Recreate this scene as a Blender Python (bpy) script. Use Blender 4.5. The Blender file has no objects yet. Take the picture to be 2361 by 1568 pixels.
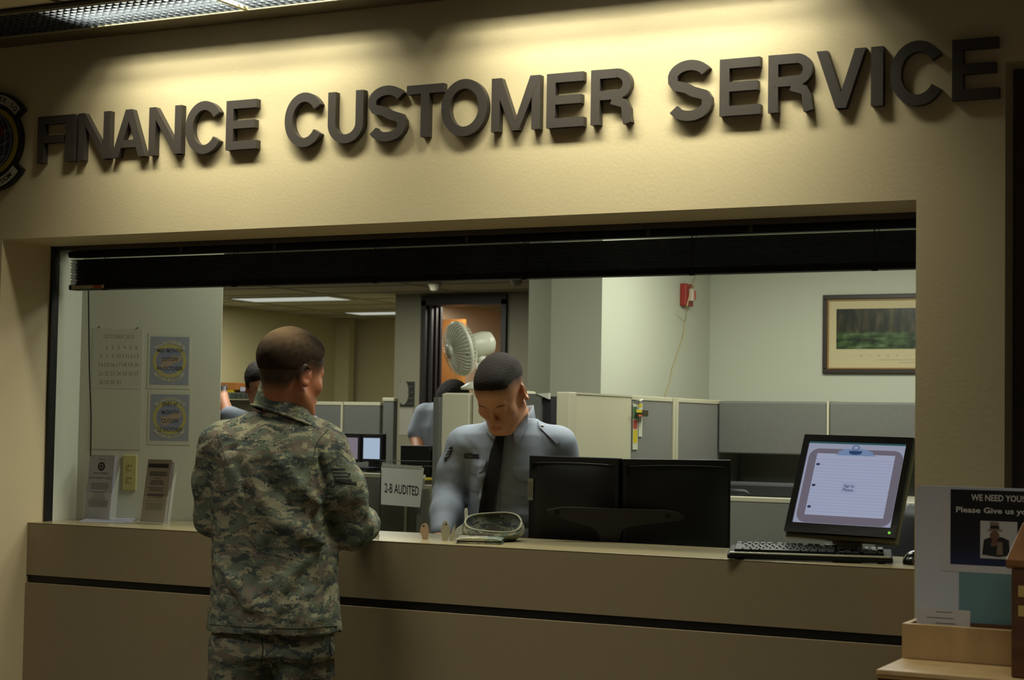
import bpy, bmesh, math, random
import numpy as np
from mathutils import Vector, Matrix
from mathutils.bvhtree import BVHTree
random.seed(4); rng = np.random.RandomState(4)
SC = bpy.context.scene
COL = SC.collection
# ------------------------------------------------------------------ camera
F_PX, CX, CY = 4016.73, 1180.5, 784.0
def cam_rot(yaw, pitch, roll):
    fw = np.array([math.sin(yaw)*math.cos(pitch), math.cos(yaw)*math.cos(pitch), math.sin(pitch)])
    r = np.array([math.cos(yaw), -math.sin(yaw), 0.0]); u = np.cross(r, fw)
    return np.array([r*math.cos(roll)+u*math.sin(roll), -(-r*math.sin(roll)+u*math.cos(roll)), fw])
CM = cam_rot(*np.radians([-26.87716, 2.74951, 0.94612]))   # rows: right, down, forward
CP = np.array([0.0, -4.5, 1.45])
cd = bpy.data.cameras.new('camera'); cam = bpy.data.objects.new('camera', cd); COL.objects.link(cam)
cd.sensor_fit = 'HORIZONTAL'; cd.sensor_width = 23.6; cd.lens = F_PX/2361*23.6
cd.clip_start = 0.05; cd.clip_end = 60
cam.matrix_world = Matrix([[CM[0][i], -CM[1][i], -CM[2][i], CP[i]] for i in range(3)] + [[0, 0, 0, 1]])
cd.dof.use_dof = True; cd.dof.focus_distance = 5.6; cd.dof.aperture_fstop = 5.0
SC.camera = cam
# ------------------------------------------------------------------ exposure, world
SC.view_settings.view_transform = 'Standard'; SC.view_settings.look = 'None'
SC.view_settings.exposure = 0.0; SC.view_settings.gamma = 1.0
try: SC.view_settings.use_curve_mapping = False
except Exception: pass
SC.cycles.use_denoising = True
SC.cycles.max_bounces = 7; SC.cycles.diffuse_bounces = 4; SC.cycles.glossy_bounces = 3
SC.cycles.transmission_bounces = 4; SC.cycles.transparent_max_bounces = 8
SC.cycles.sample_clamp_indirect = 4.0; SC.cycles.caustics_reflective = False; SC.cycles.caustics_refractive = False
W = bpy.data.worlds.new('world'); SC.world = W; W.use_nodes = True
W.node_tree.nodes['Background'].inputs[0].default_value = (1.0, 0.86, 0.66, 1)
W.node_tree.nodes['Background'].inputs[1].default_value = 0.05
# ------------------------------------------------------------------ lights of the place
def area(name, loc, sx, sy, power, col, rot=(0, 0, 0), spread=180):
    l = bpy.data.lights.new(name, 'AREA'); l.shape = 'RECTANGLE'; l.size = sx; l.size_y = sy
    l.energy = power; l.color = col; l.spread = math.radians(spread)
    o = bpy.data.objects.new(name, l); o.location = loc; o.rotation_euler = rot; COL.objects.link(o); return o
WARM = (1.0, 0.98, 0.77); COOL = (0.97, 1.0, 0.88)
area('slot_lamp', (-3.25, -0.255, 2.775), 0.92, 0.09, 29, WARM)
area('slot_lamp', (-1.90, -0.255, 2.775), 1.00, 0.09, 35, WARM)
area('hall_lamp', (-3.3, -2.3, 2.69), 1.2, 0.55, 25, (1.0, 0.95, 0.80), spread=125)
area('hall_lamp', (-0.2, -2.4, 2.69), 1.2, 0.55, 17, (1.0, 0.94, 0.82), spread=125)
area('office_lamp', (-2.3, 1.35, 2.485), 1.2, 0.55, 20, COOL)
area('office_lamp', (-2.9, 0.62, 2.485), 0.9, 0.5, 12, COOL)
area('office_lamp', (-2.2, 2.9, 2.485), 1.2, 0.55, 28, COOL)
area('office_lamp', (-5.3, 3.2, 2.485), 1.2, 0.55, 26, COOL)
area('office_lamp', (-6.9, 6.4, 2.485), 1.2, 0.55, 40, (1.0, 0.99, 0.80))
area('office_lamp', (-8.55, 8.0, 2.48), 1.15, 0.5, 34, (1.0, 0.99, 0.80))
area('side_room_lamp', (-6.55, 8.17, 2.44), 0.7, 0.2, 20, (1.0, 0.93, 0.80))

# ------------------------------------------------------------------ pixel -> place helpers
def ray(x, y): return CM.T @ np.array([(x-CX)/F_PX, (y-CY)/F_PX, 1.0])
def atd(x, y, d): return CP + d*ray(x, y)
def aty(x, y, Y): v = ray(x, y); return CP + (Y-CP[1])/v[1]*v
def atz(x, y, Z): v = ray(x, y); return CP + (Z-CP[2])/v[2]*v
def atx(x, y, X): v = ray(x, y); return CP + (X-CP[0])/v[0]*v
def camvec(r, u, c):      # vector given as (image right, image up, toward camera)
    return r*CM[0] - u*CM[1] - c*CM[2]
def unit(v): v = np.asarray(v, float); return v/np.linalg.norm(v)
def depth_of(p): return float(CM[2] @ (np.asarray(p, float)-CP))
# ------------------------------------------------------------------ materials
def lin(c):
    c = c/255.0
    return c/12.92 if c <= 0.04045 else ((c+0.055)/1.055)**2.4
def rgb(c): return (lin(c[0]), lin(c[1]), lin(c[2]), 1.0)
MATS = {}
def mat(name, col, rough=0.6, metal=0.0, bump=0.0, bscale=200.0, var=0.0, vscale=6.0, emit=0.0, stretch=(1, 1, 1), spec=0.5, trans=0.0, alpha=1.0, sheen=0.0):
    if name in MATS: return MATS[name]
    m = bpy.data.materials.new(name); m.use_nodes = True; nt = m.node_tree; b = nt.nodes['Principled BSDF']
    b.inputs['Base Color'].default_value = rgb(col); b.inputs['Roughness'].default_value = rough
    b.inputs['Metallic'].default_value = metal; b.inputs['Specular IOR Level'].default_value = spec
    b.inputs['Transmission Weight'].default_value = trans; b.inputs['Alpha'].default_value = alpha
    if sheen: b.inputs['Sheen Weight'].default_value = sheen
    if emit:
        b.inputs['Emission Color'].default_value = rgb(col); b.inputs['Emission Strength'].default_value = emit
    if var or bump:
        tc = nt.nodes.new('ShaderNodeTexCoord'); mp = nt.nodes.new('ShaderNodeMapping')
        nt.links.new(tc.outputs['Object'], mp.inputs[0]); mp.inputs['Scale'].default_value = stretch
    if var:
        n = nt.nodes.new('ShaderNodeTexNoise'); n.inputs['Scale'].default_value = vscale; n.inputs['Detail'].default_value = 4
        r = nt.nodes.new('ShaderNodeMapRange'); r.inputs[1].default_value = 0.3; r.inputs[2].default_value = 0.7
        r.inputs[3].default_value = 1-var; r.inputs[4].default_value = 1+var
        mx = nt.nodes.new('ShaderNodeVectorMath'); mx.operation = 'SCALE'
        mx.inputs[0].default_value = rgb(col)[:3]
        nt.links.new(mp.outputs[0], n.inputs['Vector']); nt.links.new(n.outputs[0], r.inputs[0])
        nt.links.new(r.outputs[0], mx.inputs['Scale']); nt.links.new(mx.outputs[0], b.inputs['Base Color'])
    if bump:
        n = nt.nodes.new('ShaderNodeTexNoise'); n.inputs['Scale'].default_value = bscale; n.inputs['Detail'].default_value = 3
        bp = nt.nodes.new('ShaderNodeBump'); bp.inputs['Strength'].default_value = bump; bp.inputs['Distance'].default_value = 0.002
        nt.links.new(mp.outputs[0], n.inputs['Vector']); nt.links.new(n.outputs[0], bp.inputs['Height'])
        nt.links.new(bp.outputs[0], b.inputs['Normal'])
    MATS[name] = m; return m
def emis(name, col, strength):
    if name in MATS: return MATS[name]
    m = bpy.data.materials.new(name); m.use_nodes = True; nt = m.node_tree; nt.nodes.clear()
    e = nt.nodes.new('ShaderNodeEmission'); o = nt.nodes.new('ShaderNodeOutputMaterial')
    e.inputs[0].default_value = rgb(col); e.inputs[1].default_value = strength
    nt.links.new(e.outputs[0], o.inputs[0]); MATS[name] = m; return m
def ramp(nt, stops, interp='LINEAR'):
    r = nt.nodes.new('ShaderNodeValToRGB'); r.color_ramp.interpolation = interp
    while len(r.color_ramp.elements) > 1: r.color_ramp.elements.remove(r.color_ramp.elements[-1])
    r.color_ramp.elements[0].position = stops[0][0]; r.color_ramp.elements[0].color = rgb(stops[0][1])
    for p, c in stops[1:]:
        e = r.color_ramp.elements.new(p); e.color = rgb(c)
    return r
def camo(name, cell=0.0030, stretch=(10.5, 10.5, 27.0), seed=0.0, tint=1.0):
    m = bpy.data.materials.new(name); m.use_nodes = True; nt = m.node_tree; b = nt.nodes['Principled BSDF']
    b.inputs['Roughness'].default_value = 0.85; b.inputs['Specular IOR Level'].default_value = 0.2
    L = nt.links.new
    tc = nt.nodes.new('ShaderNodeTexCoord')
    wn = nt.nodes.new('ShaderNodeTexNoise'); wn.inputs['Scale'].default_value = 7; wn.inputs['Detail'].default_value = 2
    L(tc.outputs['Object'], wn.inputs['Vector'])
    add = nt.nodes.new('ShaderNodeVectorMath'); add.operation = 'MULTIPLY_ADD'
    L(wn.outputs['Color'], add.inputs[0]); add.inputs[1].default_value = (0.07, 0.07, 0.09); L(tc.outputs['Object'], add.inputs[2])
    sn = nt.nodes.new('ShaderNodeVectorMath'); sn.operation = 'SNAP'; sn.inputs[1].default_value = (cell, cell, cell)
    L(add.outputs[0], sn.inputs[0])
    outs = []
    for k, (s, d) in enumerate(((1.0, 6.0), (1.45, 6.0), (1.8, 6.0))):
        mp = nt.nodes.new('ShaderNodeMapping'); mp.inputs['Scale'].default_value = tuple(v*s for v in stretch)
        mp.inputs['Location'].default_value = (seed+3.1*k, 1.7*k, 5.3*k+seed)
        n = nt.nodes.new('ShaderNodeTexNoise'); n.inputs['Scale'].default_value = 1.0; n.inputs['Detail'].default_value = d
        n.inputs['Roughness'].default_value = 0.68
        L(sn.outputs[0], mp.inputs[0]); L(mp.outputs[0], n.inputs['Vector']); outs.append(n.outputs[0])
    def c(v): return tuple(x*tint*1.06 for x in v)
    base = ramp(nt, [(0, c((98, 107, 93))), (0.52, c((107, 99, 87)))], 'CONSTANT'); L(outs[0], base.inputs[0])
    def layer(prev, fac_out, thr, colr):
        mt = nt.nodes.new('ShaderNodeMath'); mt.operation = 'GREATER_THAN'; mt.inputs[1].default_value = thr
        L(fac_out, mt.inputs[0]); mx = nt.nodes.new('ShaderNodeMix'); mx.data_type = 'RGBA'
        L(mt.outputs[0], mx.inputs[0]); L(prev, mx.inputs[6]); mx.inputs[7].default_value = rgb(c(colr)); return mx.outputs[2]
    o1 = layer(base.outputs[0], outs[1], 0.535, (68, 75, 73))
    o2 = layer(o1, outs[2], 0.545, (141, 138, 114))
    L(o2, b.inputs['Base Color'])
    n = nt.nodes.new('ShaderNodeTexNoise'); n.inputs['Scale'].default_value = 26; n.inputs['Detail'].default_value = 4
    L(tc.outputs['Object'], n.inputs['Vector'])
    bp = nt.nodes.new('ShaderNodeBump'); bp.inputs['Strength'].default_value = 0.35; bp.inputs['Distance'].default_value = 0.012
    L(n.outputs[0], bp.inputs['Height']); L(bp.outputs[0], b.inputs['Normal'])
    MATS[name] = m; return m
def attr_mat(name, rough=0.55, bump=0.0, bscale=300, sss=0.0, spec=0.35):
    m = bpy.data.materials.new(name); m.use_nodes = True; nt = m.node_tree; b = nt.nodes['Principled BSDF']
    a = nt.nodes.new('ShaderNodeAttribute'); a.attribute_name = 'Col'
    nt.links.new(a.outputs['Color'], b.inputs['Base Color']); b.inputs['Roughness'].default_value = rough
    b.inputs['Specular IOR Level'].default_value = spec
    if bump:
        tc = nt.nodes.new('ShaderNodeTexCoord'); n = nt.nodes.new('ShaderNodeTexNoise'); n.inputs['Scale'].default_value = bscale
        bp = nt.nodes.new('ShaderNodeBump'); bp.inputs['Strength'].default_value = bump; bp.inputs['Distance'].default_value = 0.002
        nt.links.new(tc.outputs['Object'], n.inputs['Vector']); nt.links.new(n.outputs[0], bp.inputs['Height']); nt.links.new(bp.outputs[0], b.inputs['Normal'])
    MATS[name] = m; return m
# ------------------------------------------------------------------ mesh builder
class MB:
    def __init__(s): s.v = []; s.f = []
    def add(s, V, Fs):
        o = len(s.v); s.v.extend([tuple(map(float, p)) for p in V]); s.f.extend([tuple(i+o for i in f) for f in Fs]); return s
    def box(s, lo, hi):
        x0, y0, z0 = lo; x1, y1, z1 = hi
        return s.add([(x0,y0,z0),(x1,y0,z0),(x1,y1,z0),(x0,y1,z0),(x0,y0,z1),(x1,y0,z1),(x1,y1,z1),(x0,y1,z1)],
                     [(0,3,2,1),(4,5,6,7),(0,1,5,4),(1,2,6,5),(2,3,7,6),(3,0,4,7)])
    def obox(s, c, size, ax):          # oriented box, ax = 3 unit axes
        c = np.asarray(c, float); A = [np.asarray(a, float)*h/2 for a, h in zip(ax, size)]
        V = [c+i*A[0]+j*A[1]+k*A[2] for k in (-1, 1) for j in (-1, 1) for i in (-1, 1)]
        return s.add(V, [(0,2,3,1),(4,5,7,6),(0,1,5,4),(1,3,7,5),(3,2,6,7),(2,0,4,6)])
    def cyl(s, a, b, r, n=16, r2=None, cap=True):
        a = np.asarray(a, float); b = np.asarray(b, float); r2 = r if r2 is None else r2
        d = unit(b-a); t = np.array([0, 0, 1.0]) if abs(d[2]) < 0.9 else np.array([1.0, 0, 0])
        u = unit(np.cross(d, t)); w = np.cross(d, u)
        V = [a+r*(math.cos(q)*u+math.sin(q)*w) for q in [2*math.pi*i/n for i in range(n)]]
        V += [b+r2*(math.cos(q)*u+math.sin(q)*w) for q in [2*math.pi*i/n for i in range(n)]]
        Fs = [(i, (i+1) % n, n+(i+1) % n, n+i) for i in range(n)]
        if cap: Fs += [tuple(range(n))[::-1], tuple(range(n, 2*n))]
        return s.add(V, Fs)
    def tube(s, P, r, n=8):
        P = [np.asarray(p, float) for p in P]; V = []; Fs = []; m = len(P)
        ref = None
        for i, p in enumerate(P):
            d = unit(P[min(i+1, m-1)]-P[max(i-1, 0)])
            if ref is None: ref = np.array([0, 0, 1.0]) if abs(d[2]) < 0.9 else np.array([1.0, 0, 0])
            u = unit(ref-d*(ref@d)); ref = u; w = np.cross(d, u); rr = r[i] if hasattr(r, '__len__') else r
            V += [p+rr*(math.cos(2*math.pi*k/n)*u+math.sin(2*math.pi*k/n)*w) for k in range(n)]
        for i in range(m-1):
            for k in range(n): Fs.append((i*n+k, i*n+(k+1) % n, (i+1)*n+(k+1) % n, (i+1)*n+k))
        Fs += [tuple(range(n))[::-1], tuple(range((m-1)*n, m*n))]
        return s.add(V, Fs)
    def lathe(s, c, axis, prof, n=28):      # prof: (radius, distance along axis)
        c = np.asarray(c, float); d = unit(axis); t = np.array([0, 0, 1.0]) if abs(d[2]) < 0.9 else np.array([1.0, 0, 0])
        u = unit(np.cross(d, t)); w = np.cross(d, u); V = []; Fs = []
        for r, h in prof: V += [c+d*h+max(r, 1e-4)*(math.cos(2*math.pi*k/n)*u+math.sin(2*math.pi*k/n)*w) for k in range(n)]
        for i in range(len(prof)-1):
            for k in range(n): Fs.append((i*n+k, i*n+(k+1) % n, (i+1)*n+(k+1) % n, (i+1)*n+k))
        Fs += [tuple(range(n))[::-1], tuple(range((len(prof)-1)*n, len(prof)*n))]
        return s.add(V, Fs)
    def prism(s, poly, o, u, w, n, th):     # polygon in the (u,w) plane at origin o, extruded th along n
        o, u, w, n = [np.asarray(k, float) for k in (o, u, w, n)]
        A = [o+p[0]*u+p[1]*w for p in poly]; m = len(A)
        return s.add(A+[a+n*th for a in A], [tuple(range(m))[::-1], tuple(range(m, 2*m))]+[(i, (i+1) % m, m+(i+1) % m, m+i) for i in range(m)])
    def strip(s, path, wd, o, u, w, n, th):   # stroked path as an extruded band
        P = [np.asarray(p, float) for p in path]; L = []; R = []
        for i, p in enumerate(P):
            d = unit(P[min(i+1, len(P)-1)]-P[max(i-1, 0)]); q = np.array([-d[1], d[0]])*wd/2
            L.append(p+q); R.append(p-q)
        for i in range(len(P)-1): s.prism([L[i], R[i], R[i+1], L[i+1]], o, u, w, n, th)
        return s
    def grid(s, G):                          # G: rows of points
        nr, nc = len(G), len(G[0]); V = [p for r in G for p in r]
        return s.add(V, [(i*nc+j, i*nc+j+1, (i+1)*nc+j+1, (i+1)*nc+j) for i in range(nr-1) for j in range(nc-1)])
def link(o):
    COL.objects.link(o); return o
def tag(o, label=None, cat=None, group=None, kind=None):
    if label: o['label'] = label
    if cat: o['category'] = cat
    if group: o['group'] = group
    if kind: o['kind'] = kind
    return o
def thing(name, label, cat, loc, group=None):
    o = link(bpy.data.objects.new(name, None)); o.location = tuple(map(float, loc)); o.empty_display_size = 0.05
    return tag(o, label, cat, group)
def wloc(o):
    v = np.zeros(3)
    while o is not None: v += np.array(o.location); o = o.parent
    return v
def part(name, mb, m, parent=None, bevel=0.0, smooth=False, label=None, col=None, seg=2, solid=0.0, base=None):
    off = wloc(parent) if parent is not None else np.zeros(3)
    b0 = np.zeros(3)
    V = np.array(mb.v, float).reshape(-1, 3)
    if parent is None and base is not None:
        b0 = np.asarray(base, float)
    V = V-off-b0
    me = bpy.data.meshes.new(name); me.from_pydata(V.tolist(), [], mb.f); me.update()
    if smooth: me.polygons.foreach_set('use_smooth', [True]*len(me.polygons))
    o = link(bpy.data.objects.new(name, me)); o.location = tuple(b0)
    if m is not None: me.materials.append(m)
    if parent is not None: o.parent = parent
    if bevel:
        md = o.modifiers.new('bevel', 'BEVEL'); md.width = bevel; md.segments = seg; md.limit_method = 'ANGLE'
        md.harden_normals = False
    if solid:
        md = o.modifiers.new('solid', 'SOLIDIFY'); md.thickness = solid; md.offset = 1.0
    if col is not None:
        at = me.color_attributes.new('Col', 'FLOAT_COLOR', 'POINT')
        at.data.foreach_set('color', np.concatenate([col, np.ones((len(col), 1))], 1).astype(np.float32).ravel())
    if label: o['label'] = label
    return o
def struct(name, mb, m, **k):
    o = part(name, mb, m, **k); o['kind'] = 'structure'; return o
def single(name, label, cat, mb, m, group=None, **k):
    V = np.array(mb.v); base = [(V[:, 0].min()+V[:, 0].max())/2, (V[:, 1].min()+V[:, 1].max())/2, V[:, 2].min()]
    o = part(name, mb, m, base=base, **k); return tag(o, label, cat, group)
# text converted to mesh; placed on a plane (o = anchor point, u = right, w = up, n = out of the plane)
def text_mb(mb, s, h, o, u, w, n, width=None, align='CENTER', th=0.0004, bold=0.0):
    c = bpy.data.curves.new('t', 'FONT'); c.body = s; c.size = 1.0; c.align_x = 'LEFT'; c.resolution_u = 2; c.offset = bold
    ob = bpy.data.objects.new('t', c); COL.objects.link(ob)
    me = bpy.data.meshes.new_from_object(ob.evaluated_get(bpy.context.evaluated_depsgraph_get()))
    bpy.data.objects.remove(ob); bpy.data.curves.remove(c)
    V = np.array([tuple(v.co) for v in me.vertices]); Fs = [tuple(p.vertices) for p in me.polygons]; bpy.data.meshes.remove(me)
    if not len(V): return mb
    k = h/0.73; V[:, :2] *= k; x0, x1 = V[:, 0].min(), V[:, 0].max()
    if width: V[:, 0] = (V[:, 0]-x0)*width/(x1-x0)+x0; x1 = x0+width
    V[:, 0] -= {'CENTER': (x0+x1)/2, 'LEFT': x0, 'RIGHT': x1}[align]
    o, u, w, n = [np.asarray(q, float) for q in (o, u, w, n)]
    return mb.add([o+p[0]*u+p[1]*w+n*th for p in V], Fs)
EX, EY, EZ = np.eye(3)
# ------------------------------------------------------------------ continuous bodies and clothes from distance fields
class Field:
    def __init__(s, lo, hi, h):
        s.h = h; s.lo = np.asarray(lo, float); s.n = np.ceil((np.asarray(hi, float)-s.lo)/h).astype(int)+1
        s.a = np.full(s.n, 0.05, np.float32)
        s.ax = [(s.lo[i]+h*np.arange(s.n[i])).astype(np.float32) for i in range(3)]
    def sub(s, lo, hi):
        i0 = np.clip(np.floor((np.asarray(lo)-s.lo)/s.h).astype(int), 0, s.n-1)
        i1 = np.clip(np.ceil((np.asarray(hi)-s.lo)/s.h).astype(int)+1, 0, s.n)
        if np.any(i1 <= i0): return None
        sl = tuple(slice(a, b) for a, b in zip(i0, i1))
        return sl, np.meshgrid(*[s.ax[i][sl[i]] for i in range(3)], indexing='ij', sparse=True)
    def put(s, fn, lo, hi, k=0.02, op='add'):
        pad = k+2*s.h+0.004; r = s.sub(np.asarray(lo)-pad, np.asarray(hi)+pad)
        if r is None: return s
        sl, (X, Y, Z) = r; b = fn(X, Y, Z).astype(np.float32); a = s.a[sl]
        if op == 'add':
            if k > 0:
                t = np.clip(0.5+0.5*(a-b)/k, 0, 1); s.a[sl] = a*(1-t)+b*t-k*t*(1-t)
            else: s.a[sl] = np.minimum(a, b)
        elif op == 'cut':
            b = -b
            if k > 0:
                t = np.clip(0.5+0.5*(b-a)/k, 0, 1); s.a[sl] = a*(1-t)+b*t+k*t*(1-t)
            else: s.a[sl] = np.maximum(a, b)
        elif op == 'disp': s.a[sl] = a+b
        return s
    def ell(s, c, r, R=None, k=0.02, op='add'):
        c = np.asarray(c, float); r = np.asarray(r, float); R = np.eye(3) if R is None else R   # rows of R = local axes
        e = np.sqrt(((R.T**2)@(r**2)))
        def fn(X, Y, Z):
            p = [X-c[0], Y-c[1], Z-c[2]]; q = [sum(R[i][j]*p[j] for j in range(3))/r[i] for i in range(3)]
            k0 = np.sqrt(q[0]**2+q[1]**2+q[2]**2)
            k1 = np.sqrt((q[0]/r[0])**2+(q[1]/r[1])**2+(q[2]/r[2])**2)+1e-6
            return k0*(k0-1)/k1
        return s.put(fn, c-e, c+e, k, op)
    def cone(s, a, b, ra, rb, k=0.02, op='add', flat=None):     # round cone; flat = (unit axis, factor) squashes the section along that axis
        a = np.asarray(a, float); b = np.asarray(b, float); d = b-a; L2 = float(d@d)+1e-9; m = max(ra, rb)
        def fn(X, Y, Z):
            p = [X-a[0], Y-a[1], Z-a[2]]; t = np.clip((p[0]*d[0]+p[1]*d[1]+p[2]*d[2])/L2, 0, 1)
            q = [p[i]-t*d[i] for i in range(3)]
            if flat is not None:
                f = q[0]*flat[0][0]+q[1]*flat[0][1]+q[2]*flat[0][2]
                q = [q[i]+f*flat[0][i]*(1/flat[1]-1) for i in range(3)]
            return np.sqrt(q[0]**2+q[1]**2+q[2]**2)-(ra+(rb-ra)*t)
        return s.put(fn, np.minimum(a, b)-m, np.maximum(a, b)+m, k, op)
    def chain(s, P, R, k=0.02, **q):
        for i in range(len(P)-1): s.cone(P[i], P[i+1], R[i], R[i+1], k, **q)
        return s
    def torso(s, rows, fx, k=0.02, e=2.4, op='add'):     # rows: (z, cx, cy, half width, half depth), fx = unit right vector (horizontal)
        rows = sorted(rows); A = np.array(rows, float); z = A[:, 0]; fx = np.asarray(fx, float); fy = np.array([-fx[1], fx[0], 0])
        m = A[:, 3:5].max()
        def fn(X, Y, Z):
            g = [np.interp(Z, z, A[:, i]) for i in range(1, 5)]
            px, py = X-g[0], Y-g[1]; u = np.abs(px*fx[0]+py*fx[1])/g[2]; v = np.abs(px*fy[0]+py*fy[1])/g[3]
            d = (np.power(u**e+v**e, 1/e)-1)*np.minimum(g[2], g[3])
            return np.maximum(d, np.maximum(z[0]-Z, Z-z[-1]))
        return s.put(fn, (A[:, 1].min()-m, A[:, 2].min()-m, z[0]), (A[:, 1].max()+m, A[:, 2].max()+m, z[-1]), k, op)
    def wrinkle(s, amp, freq, seed, lo=None, hi=None, axis=None, ridged=False):
        r = np.random.RandomState(seed); D = []
        for i in range(5):
            d = unit(r.normal(size=3)) if axis is None else unit(np.asarray(axis)+0.45*r.normal(size=3)); D.append((d*freq*(0.7+0.9*r.rand()), r.rand()*6.28))
        def fn(X, Y, Z):
            o = 0
            for d, p in D:
                w = np.sin(d[0]*X+d[1]*Y+d[2]*Z+p+1.3*np.sin(0.5*(d[1]*X+d[2]*Y-d[0]*Z)+p*2)); o = o+(1-2*np.abs(w) if ridged else w)
            return o*amp/len(D)*1.6
        return s.put(fn, s.lo if lo is None else lo, s.lo+s.h*s.n if hi is None else hi, 0, 'disp')
    def mesh(s):
        a = s.a; n = a.shape; ins = a < 0
        ins[0], ins[-1], ins[:, 0], ins[:, -1], ins[:, :, 0], ins[:, :, -1] = [False]*6
        c = np.zeros((n[0]-1, n[1]-1, n[2]-1), np.uint8)
        for i in (0, 1):
            for j in (0, 1):
                for k in (0, 1): c += ins[i:n[0]-1+i, j:n[1]-1+j, k:n[2]-1+k]
        act = (c > 0) & (c < 8); idx = np.argwhere(act); vid = np.full(act.shape, -1, np.int64); vid[act] = np.arange(len(idx))
        acc = np.zeros((len(idx), 3)); cnt = np.zeros(len(idx))
        corners = [(i, j, k) for i in (0, 1) for j in (0, 1) for k in (0, 1)]
        val = {q: a[idx[:, 0]+q[0], idx[:, 1]+q[1], idx[:, 2]+q[2]].astype(float) for q in corners}
        isi = {q: ins[idx[:, 0]+q[0], idx[:, 1]+q[1], idx[:, 2]+q[2]] for q in corners}
        for p in corners:
            for ax in range(3):
                if p[ax] == 0:
                    q = list(p); q[ax] = 1; q = tuple(q); m = isi[p] != isi[q]
                    d = val[p]-val[q]; t = np.where(np.abs(d) > 1e-9, val[p]/np.where(np.abs(d) > 1e-9, d, 1), 0.5); t = np.clip(t, 0, 1)
                    pt = np.tile(np.array(p, float), (len(idx), 1)); pt[:, ax] += t
                    acc[m] += pt[m]; cnt[m] += 1
        V = s.lo+s.h*(idx+acc/np.maximum(cnt, 1)[:, None]); Fs = []
        for ax in range(3):
            o1, o2 = (ax+1) % 3, (ax+2) % 3
            sl0 = [slice(1, n[i]-1) for i in range(3)]; sl0[ax] = slice(0, n[ax]-1); sl1 = list(sl0); sl1[ax] = slice(1, n[ax])
            A = ins[tuple(sl0)]; B = ins[tuple(sl1)]; e = np.argwhere(A != B)
            st = np.array([1, 1, 1]); st[ax] = 0; g = e+st; flip = A[tuple(e.T)]
            def at(d1, d2):
                h = g.copy(); h[:, o1] -= d1; h[:, o2] -= d2; return vid[tuple(h.T)]
            q = np.stack([at(1, 1), at(0, 1), at(0, 0), at(1, 0)], 1)
            q[~flip] = q[~flip][:, ::-1]; Fs.append(q)
        Fs = np.concatenate(Fs); Fs = Fs[(Fs >= 0).all(1)]
        return V, Fs
def relax(V, Fs, it=2, lam=0.5):
    E = np.concatenate([Fs[:, [0, 1]], Fs[:, [1, 2]], Fs[:, [2, 3]], Fs[:, [3, 0]]]); E = np.concatenate([E, E[:, ::-1]])
    n = len(V); dg = np.bincount(E[:, 0], minlength=n).astype(float)
    for _ in range(it):
        S = np.stack([np.bincount(E[:, 0], weights=V[E[:, 1], i], minlength=n) for i in range(3)], 1)
        V = V+lam*(S/np.maximum(dg, 1)[:, None]-V)
    return V
class Raw:
    def __init__(s, V, F): s.v = V; s.f = F.tolist() if hasattr(F, 'tolist') else F
def fmesh(fld, it=2):
    V, Fs = fld.mesh(); return relax(V, Fs, it), Fs
def bvh_of(V, Fs): return BVHTree.FromPolygons([tuple(v) for v in V], [tuple(f) for f in Fs])
def hit(bvh, x, y):
    d = ray(x, y); h = bvh.ray_cast(Vector(CP), Vector(d))
    return None if h[0] is None else np.array(h[0])
def resample(P, n):
    P = np.asarray(P, float); L = np.concatenate([[0], np.cumsum(np.linalg.norm(np.diff(P, axis=0), axis=1))]); t = np.linspace(0, L[-1], n)
    return np.stack([np.interp(t, L, P[:, i]) for i in range(2)], 1)
def decal(bvhs, left, right, off=0.002, th=0.0015, nu=10, nv=16):   # sewn-on piece that follows the cloth; left/right edges from top to bottom
    if not isinstance(bvhs, (list, tuple)): bvhs = [bvhs]
    A = resample(left, nv); B = resample(right, nv); D = np.full((nv, nu), np.nan); Px = np.zeros((nv, nu, 2))
    for i in range(nv):
        for j in range(nu):
            p = A[i]+(B[i]-A[i])*j/(nu-1); Px[i, j] = p
            hs = [h for h in (hit(b, *p) for b in bvhs) if h is not None]
            if hs: D[i, j] = min(depth_of(h) for h in hs)
    if np.all(np.isnan(D)): return MB()
    med = np.nanmedian(D); 
    for _ in range(60):
        bad = np.isnan(D)
        if not bad.any(): break
        D2 = D.copy()
        for i, j in np.argwhere(bad):
            nb = [D[a, b] for a, b in ((i-1, j), (i+1, j), (i, j-1), (i, j+1)) if 0 <= a < nv and 0 <= b < nu and not np.isnan(D[a, b])]
            if nb: D2[i, j] = np.mean(nb)
        D = D2
    D[np.isnan(D)] = med
    for _ in range(1):
        Q = np.pad(D, 1, mode='edge'); D = np.minimum(D, 0.5*D+0.125*(Q[:-2, 1:-1]+Q[2:, 1:-1]+Q[1:-1, :-2]+Q[1:-1, 2:]))
    G1 = [[atd(*Px[i, j], D[i, j]-off-th) for j in range(nu)] for i in range(nv)]
    G0 = [[atd(*Px[i, j], D[i, j]-off+0.001) for j in range(nu)] for i in range(nv)]
    mb = MB(); mb.grid(G1); mb.grid([r[::-1] for r in G0])
    ring = [(0, j) for j in range(nu)]+[(i, nu-1) for i in range(1, nv)]+[(nv-1, j) for j in range(nu-2, -1, -1)]+[(i, 0) for i in range(nv-2, 0, -1)]
    V = [G1[i][j] for i, j in ring]+[G0[i][j] for i, j in ring]; m = len(ring)
    mb.add(V, [(k, (k+1) % m, m+(k+1) % m, m+k) for k in range(m)][::1])
    return mb
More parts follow.
